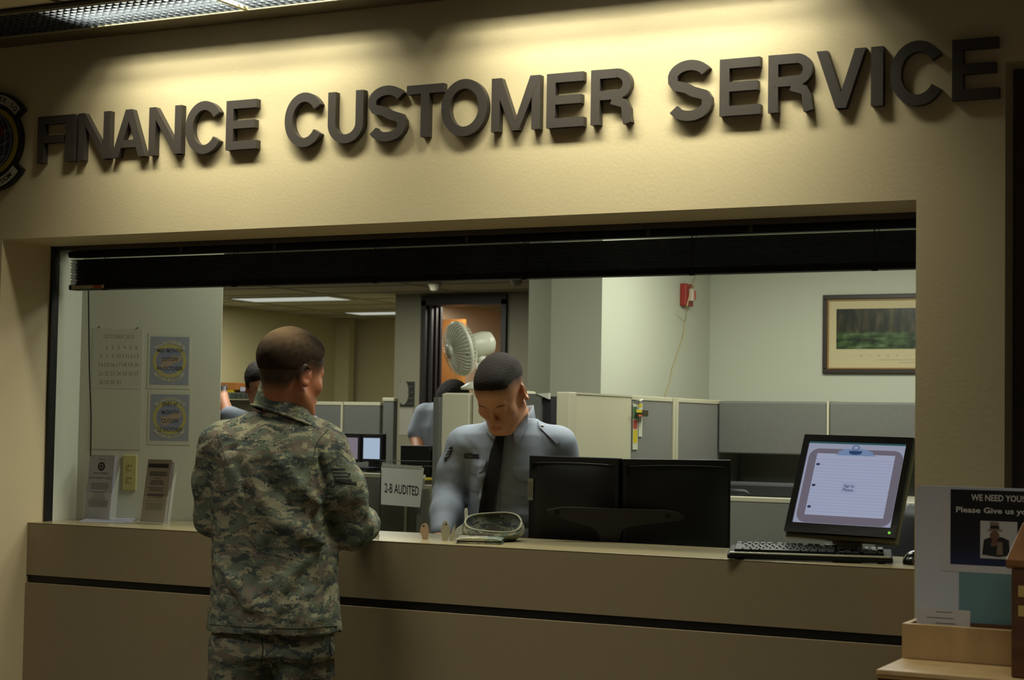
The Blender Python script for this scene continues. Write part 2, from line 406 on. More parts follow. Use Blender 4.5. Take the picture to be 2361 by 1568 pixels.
# ------------------------------------------------------------------ head and hand
def head_frame(c, Fv, U):
    Fv = unit(Fv); U = unit(np.asarray(U, float)-Fv*(Fv@np.asarray(U, float))); X = np.cross(Fv, U)
    return np.array([X, Fv, U]), np.asarray(c, float)       # rows: right, forward, up
def add_head(fl, R, c, s=1.0, closed=True, neck=None, rn=0.055):
    def P(x, y, z): return c+s*(x*R[0]+y*R[1]+z*R[2])
    def E(x, y, z, rx, ry, rz, k=0.012, op='add', tilt=None):
        RR = R
        if tilt is not None:
            q, ax = tilt; M = np.array(Matrix.Rotation(q, 3, ax)); RR = M.T@R
        fl.ell(P(x, y, z), (s*rx, s*ry, s*rz), RR, s*k, op)
    def Cn(a, b, ra, rb, k=0.012, op='add'): fl.cone(P(*a), P(*b), s*ra, s*rb, s*k, op)
    E(0, -0.014, 0.046, 0.0755, 0.097, 0.081, 0.01)
    E(0, 0.040, 0.045, 0.062, 0.052, 0.062, 0.03)
    E(0, 0.042, -0.025, 0.058, 0.046, 0.062, 0.03)
    E(0, 0.036, -0.066, 0.049, 0.046, 0.040, 0.025)
    E(0, 0.076, -0.094, 0.021, 0.017, 0.016, 0.025)
    for q in (-1, 1):
        E(q*0.042, 0.062, -0.022, 0.022, 0.022, 0.020, 0.025)
        Cn((q*0.060, -0.002, -0.050), (q*0.028, 0.072, -0.094), 0.014, 0.014, 0.03)
    Cn((-0.036, 0.082, 0.020), (0.036, 0.082, 0.020), 0.011, 0.011, 0.016)
    for q in (-1, 1): E(q*0.031, 0.106, 0.003, 0.019, 0.016, 0.012, 0.014, 'cut')
    for q in (-1, 1): E(q*0.0310, 0.0835, 0.0005, 0.0155, 0.0125, 0.0115, 0.004)
    Cn((0, 0.092, 0.012), (0, 0.113, -0.030), 0.0065, 0.0095, 0.012)
    E(0, 0.113, -0.033, 0.0115, 0.0115, 0.0095, 0.008)
    for q in (-1, 1): E(q*0.0125, 0.104, -0.036, 0.0075, 0.0095, 0.0072, 0.006)
    for q in (-1, 1): E(q*0.0065, 0.108, -0.0445, 0.0036, 0.005, 0.003, 0.002, 'cut')
    E(0, 0.086, -0.060, 0.030, 0.018, 0.022, 0.014)
    E(0, 0.1015, -0.0575, 0.023, 0.008, 0.0055, 0.005)
    E(0, 0.1000, -0.0680, 0.020, 0.0085, 0.0062, 0.005)
    E(0, 0.1110, -0.0625, 0.0235, 0.012, 0.0013, 0.003, 'cut')
    E(0, 0.1030, -0.0800, 0.020, 0.008, 0.0050, 0.008, 'cut')
    for q in (-1, 1):      # ears
        t = (q*-0.45, 'Z')
        E(q*0.0800, -0.014, -0.002, 0.0075, 0.0190, 0.0320, 0.006, 'add', t)
        E(q*0.0850, -0.012, 0.003, 0.0060, 0.0125, 0.0215, 0.004, 'cut', t)
        E(q*0.0790, -0.004, -0.004, 0.0060, 0.0065, 0.0100, 0.004, 'add', t)
        E(q*0.0835, -0.011, -0.026, 0.0060, 0.0085, 0.0085, 0.005, 'add', t)
    if neck is not None:
        fl.cone(P(0, -0.026, -0.020), neck, s*rn, rn*1.05, 0.035)
        fl.cone(P(0, 0.012, -0.060), np.asarray(neck)+0.02*unit(R[1]*[1, 1, 0]), s*0.040, rn*0.85, 0.03)
def head_local(V, R, c, s=1.0): return ((V-c)@R.T)/s
def sstep(a, b, x):
    t = np.clip((x-a)/(b-a), 0, 1); return t*t*(3-2*t)
def blob_noise(L, f, seed=0):
    r = np.random.RandomState(seed); o = 0
    for i in range(7):
        d = unit(r.normal(size=3))*f*(0.6+r.rand()); o = o+np.sin(L@d+r.rand()*6.28)
    return o/4.0
def skin_col(V, R, c, s, base, lips, brow, stub, fade, seed=1):
    """fade(L) -> share of stubble on the skin, L = head coordinates"""
    L = head_local(V, R, c, s); n = len(V); C = np.tile(np.array(rgb(base)[:3]), (n, 1))
    C *= (1+0.07*blob_noise(L, 60, seed))[:, None]
    def mix(w, col):
        nonlocal C
        w = np.clip(w, 0, 1)[:, None]; C = C*(1-w)+np.array(rgb(col)[:3])*w
    x, y, z = L.T; g = lambda cx, cy, cz, rx, ry, rz: np.exp(-(((x-cx)/rx)**2+((y-cy)/ry)**2+((z-cz)/rz)**2))
    mix(0.35*(g(0.04, .07, -.03, .03, .04, .025)+g(-.04, .07, -.03, .03, .04, .025)+g(0, .115, -.033, .016, .016, .014)), lips)
    mix(0.45*(g(.085, -.012, 0, .012, .022, .03)+g(-.085, -.012, 0, .012, .022, .03)), lips)
    mix(0.85*sstep(0.9, 0.6, ((x/0.024)**2+((z+0.0625)/0.011)**2))*(y > 0.09), lips)
    for q in (-1, 1):
        w = sstep(1.0, 0.5, ((x*q-0.032)/0.021)**2+((z-0.0205-0.10*(x*q-0.032)+1.5*(x*q-.036)**2*8)/0.0042)**2)*(y > 0.07)
        mix(0.85*w, brow)
        mix(0.75*sstep(1.0, 0.4, ((x*q-0.031)/0.0155)**2+((z+0.0072)/0.0018)**2)*(y > 0.07), brow)
    mix(fade(L), stub)
    return np.clip(C, 0, 1)
def add_hand(fl, w, d, nrm, s=1.0, curl=0.5, side=1, spread=0.10):
    """w wrist, d pointing along the hand, nrm = back-of-hand normal"""
    d = unit(d); nrm = unit(np.asarray(nrm, float)-d*(d@np.asarray(nrm, float))); r = np.cross(d, nrm)*side; w = np.asarray(w, float)
    fl.cone(w, w+d*0.03*s, 0.026*s, 0.028*s, 0.015, flat=(nrm, 0.72))
    for q in (-0.026, -0.009, 0.009, 0.026):
        fl.cone(w+d*0.02*s+r*q*0.6*s, w+d*0.085*s+r*q*s, 0.013*s, 0.0115*s, 0.012)
    for i, (q, L) in enumerate(((-0.031, 0.062), (-0.0105, 0.074), (0.0105, 0.070), (0.031, 0.055))):
        p = w+d*(0.088-0.004*abs(i-1.3))*s+r*q*s; dd = unit(d+r*q*3*spread); rr = 0.0092*s
        for j, f in enumerate((0.45, 0.32, 0.25)):
            dd = unit(dd*math.cos(curl*0.75)-nrm*math.sin(curl*0.75)); e = p+dd*L*f*s
            fl.cone(p, e, rr, rr*0.92, 0.003); p, rr = e, rr*0.92
    p = w+d*0.025*s-r*0.022*s; dd = unit(d*0.75-r*0.75-nrm*0.25)
    for j, (L, rr) in enumerate(((0.040, 0.0135), (0.030, 0.0108), (0.024, 0.0095))):
        e = p+dd*L*s; fl.cone(p, e, rr*s, rr*0.92*s, 0.006); p = e; dd = unit(dd+d*0.35-nrm*0.15)
def hair_mesh(R, c, s, thick, h=0.0028, seed=3, rough=0.0016):
    """short hair as a layer over the skull; thick(L) = height above the skin in metres (negative = none)"""
    lo = c-0.16*s; hi = c+0.17*s; f = Field(lo, hi, h)
    f.ell(c+s*(-0.014*R[1]+0.046*R[2]), (s*0.0755, s*0.097, s*0.081), R, 0.01)
    f.ell(c+s*(0.040*R[1]+0.045*R[2]), (s*0.062, s*0.052, s*0.062), R, s*0.03)
    sl, (X, Y, Z) = f.sub(lo, hi); X, Y, Z = np.broadcast_arrays(X, Y, Z)
    P = np.stack([X.ravel(), Y.ravel(), Z.ravel()], 1); L = head_local(P, R, c, s)
    t = thick(L)+rough*blob_noise(L, 520, seed)*np.clip(thick(L)/0.004, 0, 1.2)
    f.a[sl] = (f.a[sl].ravel()-t).reshape(f.a[sl].shape)
    # only a shell: hollow out the inside
    V, Fs = f.mesh(); V = relax(V, Fs, 1, 0.4); L = head_local(V, R, c, s)
    keep = thick(L) > 0.0004
    fk = keep[Fs].all(1); Fs = Fs[fk]; used = np.unique(Fs); mp = np.full(len(V), -1); mp[used] = np.arange(len(used))
    return V[used], mp[Fs]
# ------------------------------------------------------------------ the setting
XL, XR, ZH, ZC, CT = -4.240, -1.107, 2.050, 2.712, 1.080
wallm = mat('cream_paint', (206, 190, 152), 0.55, bump=0.25, bscale=90, var=0.02, vscale=3)
whitem = mat('office_paint', (196, 198, 178), 0.6, bump=0.1, bscale=90)
greym = mat('grey_green_paint', (128, 126, 108), 0.65)
tilem = mat('ceiling_tile', (196, 186, 160), 0.9, bump=0.5, bscale=160)
blackm = mat('black_metal', (16, 16, 17), 0.38)
def wall(name, boxes, m):
    mb = MB()
    for lo, hi in boxes: mb.box(lo, hi)
    return struct(name, mb, m)
# one solid shell of the lobby front wall: left pier, header, right pier, piece over the side door
mb = MB()
mb.box((-5.6, 0, 0), (XL, 0.255, ZH)); mb.box((-5.6, 0, ZH), (XR, 0.255, 2.90)); mb.box((XR, 0, 0), (-0.880, 0.255, 2.394))
mb.box((XR, 0, 2.394), (0.6, 0.255, 2.90))
struct('wall_front', mb, wallm)
mb = MB(); mb.box((-0.880, 0.10, 0), (0.6, 0.16, 2.394)); struct('door_2', mb, mat('dark_brown_door', (66, 54, 44), 0.5))
mb = MB(); mb.box((-5.6, -6.5, -0.05), (0.6, 13.5, 0.0)); struct('floor', mb, mat('carpet', (92, 86, 74), 0.95, bump=0.6, bscale=500))
# lobby ceiling: tiles with dark grid lines, the dark edge strip and the lamp slot
mb = MB(); mb.box((-5.6, -6.5, ZC+0.012), (0.6, -0.385, ZC+0.05)); ceil = struct('ceiling_lobby', mb, tilem)
mb = MB()
for y in (-0.395, -1.005, -1.615, -2.225, -2.835): mb.box((-5.6, y-0.006, ZC+0.004), (0.6, y+0.006, ZC+0.014))
for x in np.arange(-5.48, 0.6, 0.61): mb.box((x-0.005, -3.4, ZC+0.006), (x+0.005, -0.401, ZC+0.014))
struct('trim_1', mb, mat('grid_dark', (40, 36, 30), 0.6))
mb = MB(); mb.box((-5.6, -0.122, ZC), (0.6, 0.0, ZC+0.05)); struct('trim_2', mb, mat('edge_brown', (92, 82, 62), 0.6))
mb = MB(); mb.box((-5.6, -0.132, ZC-0.002), (0.6, -0.122, ZC+0.02)); mb.box((-5.6, -0.386, ZC-0.002), (0.6, -0.378, ZC+0.02))
struct('trim_3', mb, mat('slot_rail', (150, 146, 120), 0.4))
mb = MB()      # housing above the slot
mb.box((-5.6, -0.39, 2.86), (0.6, -0.12, 2.88)); mb.box((-5.6, -0.128, ZC+0.02), (0.6, -0.122, 2.86)); mb.box((-5.6, -0.386, ZC+0.02), (0.6, -0.38, 2.86))
struct('trim_4', mb, mat('housing', (60, 60, 58), 0.5))
louvm = mat('louver_metal', (50, 55, 63), 0.6, metal=0.1)
for i, (x0, x1) in enumerate(((-4.37, -3.155), (-3.145, -1.93), (-1.92, -0.70))):
    g = thing('lamp_louver', ('dark grey perforated ceiling lamp louver at the left end of the slot', 'grey perforated ceiling lamp louver just right of the cream divider bar',
              'grey ceiling lamp louver over the word SERVICE, last in the slot')[i], 'lamp', ((x0+x1)/2, -0.255, ZC), 'louvers in the ceiling slot')
    mb = MB()
    n = 44
    for k in range(n+1):
        x = x0+(x1-x0)*k/n; mb.box((x-0.0009, -0.378, ZC+0.001), (x+0.0009, -0.133, ZC+0.020))
    for k in range(10):
        y = -0.378+0.245*k/9; mb.box((x0, y-0.0009, ZC+0.003), (x1, y+0.0009, ZC+0.0125))
    part('louver_grid', mb, louvm, g)
    mb = MB(); mb.box((x1-0.002, -0.378, ZC-0.003), (x1+0.012, -0.132, ZC+0.018)); part('end_bar', mb, mat('bar_cream', (210, 200, 160), 0.4), g)
# counter
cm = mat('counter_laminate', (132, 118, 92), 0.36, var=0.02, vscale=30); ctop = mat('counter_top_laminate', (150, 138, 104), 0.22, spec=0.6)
g = thing('service_counter', 'long taupe laminate service counter with black groove below the opening', 'counter', ((XL+XR)/2, 0.36, 0))
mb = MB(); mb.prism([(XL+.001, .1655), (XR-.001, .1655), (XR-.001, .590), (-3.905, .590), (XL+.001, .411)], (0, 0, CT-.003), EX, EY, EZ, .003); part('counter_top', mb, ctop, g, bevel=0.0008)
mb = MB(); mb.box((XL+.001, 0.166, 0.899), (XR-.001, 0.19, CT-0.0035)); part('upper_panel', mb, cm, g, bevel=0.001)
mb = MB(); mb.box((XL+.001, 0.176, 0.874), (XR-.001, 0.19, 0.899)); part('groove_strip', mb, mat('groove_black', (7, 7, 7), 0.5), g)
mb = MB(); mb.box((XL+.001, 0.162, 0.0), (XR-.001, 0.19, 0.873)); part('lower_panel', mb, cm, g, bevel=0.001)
mb = MB(); mb.box((XL+.001, 0.19, 0.0), (XR-.001, 0.21, CT-0.04)); part('carcass', mb, cm, g)
mb = MB(); mb.box((XL-0.0, 0.243, CT), (XL+0.012, 0.262, ZH)); mb.box((XL-0.0, 0.262, CT), (XL+0.006, 0.285, ZH))
struct('trim_5', mb, blackm, bevel=0.001)
# walls of the office
WP0 = np.array([-4.262, 0.404, 0.0]); WU = unit([0.882, 0.471, 0]); WN = np.array([WU[1], -WU[0], 0])
def onw(px, py, off=0.0):       # place on the angled wall
    v = ray(px, py); t = ((WP0+WN*off-CP)@WN)/(v@WN); return CP+t*v
def ws_(px, py): q = onw(px, py)-WP0; return q@WU, q[2]
we = ws_(508, 900)[0]
mb = MB(); mb.box((XL-0.04, 0.2551, 0), (XL, 0.415, 2.5)); mb.obox(WP0+WU*(we-0.06)/2-WN*0.004+EZ*1.25, (we+0.06, 0.008, 2.5), (WU, WN, EZ)); struct('wall_calendar', mb, whitem)
mb = MB(); mb.box((-5.6, 0.415, 0), (XL-0.045, 0.43, 2.5)); struct('wall_closet', mb, whitem)
mb = MB(); mb.box((-5.6, 0.2551, ZH+0.03), (0.6, 0.27, 2.5)); struct('wall_front_inside', mb, whitem)
YB = 4.2; XC = aty(1635, 900, YB)[0]; YN = atx(1385, 900, XC)[1]; XP = aty(1268, 900, YN)[0]
mb = MB(); mb.box((XC, YB, 0), (0.6, YB+0.12, 2.5)); struct('wall_back', mb, whitem)
mb = MB(); mb.box((XP, YN, 0), (XC, YB+0.12, 2.5)); struct('wall_pillar', mb, whitem)
YG = YN+0.9; a0 = aty(1216, 900, YG)[0]
mb = MB(); mb.box((a0, YG, 0), (XP-0.001, YG+0.2, 2.5)); struct('wall_pier', mb, mat('pier_paint', (168, 170, 148), 0.6))
YD = 7.83; dl, dr = aty(973, 800, YD)[0], aty(1169, 800, YD)[0]; wl = aty(910, 800, YD)[0]
mb = MB(); mb.box((wl, YD, 0), (dl, YD+0.15, 2.5)); mb.box((dr, YD, 0), (-3.2, YD+0.15, 2.5)); mb.box((dl, YD, 2.46), (dr, YD+0.15, 2.5)); struct('wall_door', mb, greym)
g = struct('door_1', MB().box((dl, YD-0.03, 2.40), (dr, YD+0.17, 2.48)), mat('door_frame_black', (22, 20, 20), 0.5))
mb = MB(); mb.box((dl, YD-0.03, 0), (dl+0.045, YD+0.17, 2.44)); mb.box((dr-0.045, YD-0.03, 0), (dr, YD+0.17, 2.44))
for k in range(3): mb.box((dl+0.05, YD+0.02+0.075*k, 0), (dl+0.075, YD+0.05+0.075*k, 2.4))
part('door_frame', mb, MATS['door_frame_black'], g)
yr = YD+1.3
mb = MB(); mb.box((dl-0.2, yr+0.5, 0), (dr+0.9, yr+0.55, 2.46)); struct('wall_side_room', mb, mat('side_room_paint', (196, 172, 144), 0.7))
mb = MB(); mb.box((dr+0.9, YD+.15, 0), (dr+0.95, yr+0.55, 2.46)); mb.box((dl-0.2, YD+.15, 0), (dl-0.15, yr+0.5, 2.46)); struct('wall_side_room_ends', mb, MATS['side_room_paint'])
wx0, wx1 = aty(1005, 800, YD+0.5)[0], aty(1068, 800, YD+0.5)[0]
struct('door_3', MB().box((wx0-0.1, YD+0.5, 0), (wx1, YD+0.545, 2.12+0.2)), mat('orange_wood', (156, 108, 52), 0.45, var=0.15, vscale=3, stretch=(8, 8, 0.7)))
XS, YE = -9.72, 10.66
warmw = mat('far_office_paint', (188, 180, 142), 0.65)
mb = MB(); mb.box((XS-0.1, 0.62, 0), (XS, YE, 2.5)); struct('wall_left', mb, warmw)
x1 = aty(805, 800, YE)[0]
mb = MB(); mb.box((XS, YE, 0), (x1, YE+0.1, 2.5)); mb.box((x1-.6, YE+0.25, 0), (wl+1.5, YE+0.35, 2.5)); mb.box((wl, YD+0.15, 0), (wl+0.1, YE+.3, 2.5)); struct('wall_far', mb, warmw)
mb = MB(); mb.box((XS, 0.2701, 2.5), (0.6, 13.5, 2.54)); struct('ceiling_office', mb, mat('office_ceiling', (176, 172, 150), 0.9, bump=0.3, bscale=100))
mb = MB()
for x in np.arange(XS+0.6, 0.5, 1.22): mb.box((x-0.01, 0.6, 2.494), (x+0.01, 13, 2.5))
for y in np.arange(0.9, 12.5, 0.61): mb.box((XS, y-0.01, 2.494), (0.5, y+0.01, 2.5))
struct('trim_6', mb, mat('office_grid', (150, 146, 126), 0.8))
mb = MB(); mb.box((0.5, 0.27, 0), (0.6, 4.3, 2.5)); struct('wall_right', mb, whitem)
mb = MB(); mb.box((-5.7, -6.5, 0), (-5.6, 0.6, 2.9)); struct('wall_lobby_left', mb, wallm)
# office ceiling lamps with lenses (they carry the light of the office)
lens = emis('lamp_lens', (226, 230, 216), 0.62)
def ceiling_lamp(x, y, sx, sy, label):
    g = thing('ceiling_lamp', label, 'ceiling light', (x, y, 2.5), 'fluorescent lamps in the office ceiling')
    mb = MB(); mb.box((x-sx/2-.02, y-sy/2-.02, 2.488), (x+sx/2+.02, y+sy/2+.02, 2.4985)); part('frame', mb, mat('lamp_frame', (190, 190, 176), 0.5), g)
    mb = MB(); mb.box((x-sx/2, y-sy/2, 2.4865), (x+sx/2, y+sy/2, 2.4895)); part('lens', mb, lens, g)
ceiling_lamp(-8.48, 8.0, 0.98, 0.36, 'long bright fluorescent ceiling lamp in the far office above the soldier head')
ceiling_lamp(-8.45, 9.85, 1.10, 0.30, 'smaller looking fluorescent ceiling lamp in the far office near the grey wall')
for p in ((1003, 662), (1191, 648)):
    q = atz(p[0], p[1]-12, 2.5)
    g = MB(); g.lathe(q-np.array([0, 0, 0.075]), EZ, [(0.004, 0), (0.03, .01), (0.045, 0.04), (0.06, .074)], 12)
    single('sprinkler', 'small pale cone shaped sprinkler under the office ceiling, %s' % ('left of the black door frame top' if p[0] < 1100 else 'right of the black door frame top'), 'sprinkler', g, mat('sprinkler_white', (140, 138, 124), 0.5), 'ceiling sprinklers')
# ------------------------------------------------------------------ sign letters
def letter_mb(ch, w):
    T = 0.178; m = []   # list of ('p', polygon) or ('s', path); unit height, width w
    t = T*0.96; c = w/2
    def arc(cx, cy, rx, ry, a0, a1, n=26): return [(cx+rx*math.cos(math.radians(a0+(a1-a0)*i/n)), cy+ry*math.sin(math.radians(a0+(a1-a0)*i/n))) for i in range(n+1)]
    R = lambda x0, y0, x1, y1: ('p', [(x0, y0), (x1, y0), (x1, y1), (x0, y1)])
    if ch == 'I': m = [R(0, 0, w, 1)]
    elif ch == 'F': m = [R(0, 0, T, 1), R(T, 1-0.17, w, 1), R(T, 0.42, w*0.93, 0.42+0.165)]
    elif ch == 'E': m = [R(0, 0, T, 1), R(T, 1-0.17, w*0.98, 1), R(T, 0.425, w*0.93, 0.425+0.165), R(T, 0, w, 0.17)]
    elif ch == 'T': m = [R(0, 1-0.17, w, 1), R(c-T/2, 0, c+T/2, 0.83)]
    elif ch == 'N': m = [R(0, 0, t, 1), R(w-t, 0, w, 1), ('p', [(0, 1), (t, 1), (w, 0), (w-t, 0)])]
    elif ch == 'M': m = [R(0, 0, t, 1), R(w-t, 0, w, 1), ('p', [(0, 1), (t*1.2, 1), (c+t*.42, 0), (c-t*.42, 0)]), ('p', [(w, 1), (w-t*1.2, 1), (c-t*.42, 0), (c+t*.42, 0)])]
    elif ch == 'V': m = [('p', [(0, 1), (T*1.05, 1), (c+T*.5, 0), (c-T*.5, 0)]), ('p', [(w, 1), (w-T*1.05, 1), (c-T*.5, 0), (c+T*.5, 0)])]
    elif ch == 'A': m = [('p', [(0, 0), (T*1.05, 0), (c+T*.5, 1), (c-T*.5, 1)]), ('p', [(w, 0), (w-T*1.05, 0), (c-T*.5, 1), (c+T*.5, 1)]), R(w*0.24, 0.20, w*0.76, 0.36)]
    elif ch == 'O': m = [('s', arc(c, .5, c-t/2+.005, .5-t/2+.02, 0, 360, 44))]
    elif ch == 'C': m = [('s', arc(c, .5, c-t/2+.005, .5-t/2+.02, 33, 327, 40))]
    elif ch == 'U': m = [('s', [(t/2, 1), (t/2, .38)]+arc(c, .37, c-t/2, .37-t/2+.02, 180, 360, 22)+[(w-t/2, .38), (w-t/2, 1)])]
    elif ch == 'R':
        r = 0.205
        m = [R(0, 0, T, 1), ('s', [(T*.5, 1-.085), (w-t/2-r*.95, 1-.085)]+arc(w-t/2-r*.95, 1-.085-.195, r*.95, .195, 90, -90, 16)+[(T*.5, 1-.085-.39)]),
             ('s', [(w*0.52, .44), (w-t*.85, .36), (w-t*.6, .26), (w-t*.55, .12), (w-t*.40, 0)])]
    elif ch == 'S':
        a = arc(c, .715, c-t/2, .285-t/2+.02, 25, 180, 14); b = arc(c, .285, c-t/2+.005, .285-t/2+.02, 0, -155, 14)
        mid = [(t/2+.01, .66), (t*.75, .60), (c*.85, .545), (c*1.15, .475), (w-t*.75, .405), (w-t/2-.01, .345)]
        m = [('s', a[:-1]+mid+b[1:])]
    return m
letm = mat('sign_letter_black', (60, 54, 49), 0.5, bump=0.15, bscale=300)
LET = [('F', 86, 148), ('I', 150, 171), ('N', 180, 253), ('A', 257, 336), ('N', 343, 418), ('C', 428, 512), ('E', 521, 592),
       ('C', 657, 745), ('U', 756, 837), ('S', 848, 935), ('T', 937, 1022), ('O', 1018, 1122), ('M', 1133, 1245), ('E', 1260, 1346), ('R', 1362, 1455),
       ('S', 1539, 1641), ('E', 1659, 1753), ('R', 1771, 1873), ('V', 1882, 1996), ('I', 2008, 2036), ('C', 2053, 2179), ('E', 2195, 2303)]
words_ = ['FINANCE']*7+['CUSTOMER']*8+['SERVICE']*7; seen = {}
cnts = {}
for i, (ch, a, b) in enumerate(LET): cnts[(words_[i], ch)] = cnts.get((words_[i], ch), 0)+1
ordn = ['first', 'second', 'third']
for i, (ch, a, b) in enumerate(LET):
    ym = 325-0.077*a; fy = -0.023
    x0, x1 = aty(a, ym, fy)[0], aty(b, ym, fy)[0]; z0, z1 = 2.300, 2.457; H = z1-z0
    mb = MB()
    k = (words_[i], ch); seen[k] = seen.get(k, 0)+1
    which = '' if cnts[k] == 1 else ordn[seen[k]-1]+' '
    if ch in 'COS': z0 -= 0.003; H += 0.006
    for pk, (kind, P) in enumerate(letter_mb(ch, (x1-x0)/H)):
        if kind == 'p': mb.prism(P, (x0, -0.0003, z0), EX*H, EZ*H, -EY, 0.0225+0.00025*pk)
        else:
            Q = [np.array(p) for p in P]; wd = 0.2 if ch != 'R' else 0.175
            wd = 0.176 if ch in 'COSU' else 0.165
            for j in range(len(Q)-1):
                def nrm(q):
                    d = unit(Q[min(q+1, len(Q)-1)]-Q[max(q-1, 0)]) if not (ch == 'O' and q in (0, len(Q)-1)) else np.array([0, 1.0]); return np.array([-d[1], d[0]])*wd/2
                A_, B_ = nrm(j), nrm(j+1)
                mb.prism([Q[j]+A_, Q[j]-A_, Q[j+1]-B_, Q[j+1]+B_], (x0, -0.0003, z0), EX*H, EZ*H, -EY, 0.0225+0.00025*pk)
    single('sign_letter', 'dark grey raised letter %s, %s%s in the wall sign word %s' % (ch, which, ch if which else 'the only one', words_[i]), 'sign letter', mb, letm, 'raised letters of the wall sign')
# emblem
ec = aty(-18, 327, -0.02); g = thing('squadron_emblem', 'round black and yellow squadron emblem with white scrolls left of the sign', 'emblem', (ec[0], 0, ec[2]))
def disc(r, y0, y1, m, name, cx=0, cz=0, sx=1.0, n=64):
    mb = MB(); mb.prism([(cx+sx*r*math.cos(2*math.pi*i/n), cz+r*math.sin(2*math.pi*i/n)) for i in range(n)], (ec[0], y0, ec[2]), EX, EZ, -EY, y0-y1); return part(name, mb, m, g)
def sector(r0, r1, a0, a1, y0, y1, m, name, n=30):
    mb = MB(); A = [math.radians(a0+(a1-a0)*i/n) for i in range(n+1)]
    for p, q in zip(A[:-1], A[1:]):
        mb.prism([(r0*math.cos(p), r0*math.sin(p)), (r1*math.cos(p), r1*math.sin(p)), (r1*math.cos(q), r1*math.sin(q)), (r0*math.cos(q), r0*math.sin(q))], (ec[0], y0, ec[2]), EX, EZ, -EY, y0-y1)
    return part(name, mb, m, g)
blk = mat('emblem_black', (14, 14, 15), 0.4)
disc(0.130, -0.002, -0.020, blk, 'black_disc'); disc(0.116, -0.020, -0.022, mat('emblem_yellow', (150, 132, 30), 0.5), 'yellow_ring')
disc(0.098, -0.022, -0.0235, mat('emblem_blue', (42, 46, 76), 0.5), 'globe')
mb = MB()
for k, rx in enumerate((0.03, 0.062, 0.088)):
    mb.strip([(rx*math.sin(t), 0.096*math.cos(t)) for t in np.linspace(0, math.pi, 20)], 0.0022, (ec[0], -0.0235, ec[2]), EX, EZ, -EY, 0.0006)
for zc in (-0.06, -0.02, 0.02): mb.strip([(t, zc+3.0*t*t*(1 if zc > -.03 else .6)) for t in np.linspace(0, 0.082 if zc > -.05 else .066, 12)], 0.0022, (ec[0], -0.0235, ec[2]), EX, EZ, -EY, 0.0006)
part('globe_lines', mb, mat('emblem_white', (150, 150, 140), 0.5), g)
mb = MB(); mb.prism([(0.0, 0.06), (0.052, 0.055), (0.056, 0.03), (0.03, -0.01), (0.0, -0.02), (-.06, -.02), (-.06, .06)], (ec[0], -0.024, ec[2]), EX, EZ, -EY, 0.001); part('red_field', mb, mat('emblem_red', (98, 40, 26), 0.5), g)
mb = MB()
for k in range(6):
    a = math.radians(40+k*9); b = a+0.08; r0, r1 = 0.062, 0.098
    mb.prism([(r0*math.cos(a-.05), r0*math.sin(a-.05)), (r1*math.cos(a), r1*math.sin(a)), (r0*math.cos(a+.05), r0*math.sin(a+.05))], (ec[0], -0.0245, ec[2]), EX, EZ, -EY, 0.0008)
part('feather_points', mb, blk, g)
sector(0.126, 0.172, 36, 144, -0.004, -0.024, blk, 'upper_scroll_edge'); sector(0.133, 0.164, 40, 140, -0.024, -0.0255, mat('scroll_white', (170, 168, 150), 0.5), 'upper_scroll')
sector(0.126, 0.172, -144, -36, -0.004, -0.024, blk, 'lower_scroll_edge'); sector(0.133, 0.164, -140, -41, -0.024, -0.0255, MATS['scroll_white'], 'lower_scroll')
mb = MB()
def arc_text(s, r, a0, da, top=True, h=0.017):
    for i, c in enumerate(s):
        if c == ' ': continue
        a = math.radians(a0+da*i); rd = EX*math.cos(a)+EZ*math.sin(a); tg = (EX*math.sin(a)-EZ*math.cos(a))
        if not top: tg = -tg; rd2 = -rd
        else: rd2 = rd
        o = np.array([ec[0], -0.0257, ec[2]])+r*rd; text_mb(mb, c, h, o-rd2*0*h, tg, rd2, -EY, th=0.0003, bold=0.02)
arc_text('COMPTROLLER SQ', 0.141, 46+13*7.2, -7.2); part('upper_scroll_lettering', mb, mat('ink_black', (12, 12, 12), 0.6), g); mb = MB(); arc_text('COST OF FREEDOM', 0.156, -54-14*6.6, 6.6, False)
part('lower_scroll_lettering', mb, MATS['ink_black'], g)
ink = MATS['ink_black']
# ------------------------------------------------------------------ blind in the opening
bm = mat('blind_black', (10, 10, 10), 0.5, spec=0.25)
g = thing('window_blind', 'black horizontal slat blind raised to the top of the service opening', 'blind', (-2.7, 0.32, 1.9))
zl = lambda px, py: aty(px, py, 0.30)[2]
bx0, bx1 = -4.200, XR-0.002
mb = MB(); mb.box((XL, 0.262, 2.036), (XR, 0.345, 2.075)); struct('trim_7', mb, mat('valance_brown_grey', (74, 68, 60), 0.5))
part('head_rail', MB().box((bx0, 0.285, 2.012), (bx1, 0.325, 2.0345)), bm, g, bevel=0.006)
mb = MB()
NS = 17; z0, z1 = 1.918, 2.003
for k in range(NS):
    z = z0+(z1-z0)*k/(NS-1); s = 0.006*((k*2.0) % 4)/2.0
    c = 0.0012
    mb.prism([(-0.022, -0.0018), (0, c-.0014), (0.022, -0.0018), (0.022, 0.0014), (0, c+.0016), (-0.022, 0.0014)], (bx0+0.018+s-0.004*(k % 4 == 1), 0.305, z), EY, EZ, EX, bx1-bx0-0.024)
part('slat_stack', mb, bm, g)
part('bottom_rail', MB().box((bx0+0.01, 0.283, 1.897), (bx1, 0.328, 1.915)), bm, g, bevel=0.003)
for px in (250, 548, 872, 1215, 1600, 2020):
    x = aty(px, 600, 0.30)[0]
    mb = MB(); mb.box((x-0.0015, 0.281, 1.90), (x+0.0015, 0.2825, 2.02)); mb.box((x+0.012, 0.281, 1.95), (x+0.0135, 0.2825, 2.02)); mb.box((x-0.008, 0.279, 1.893), (x+0.008, 0.29, 1.899)); part('ladder_cord', mb, blackm, g)
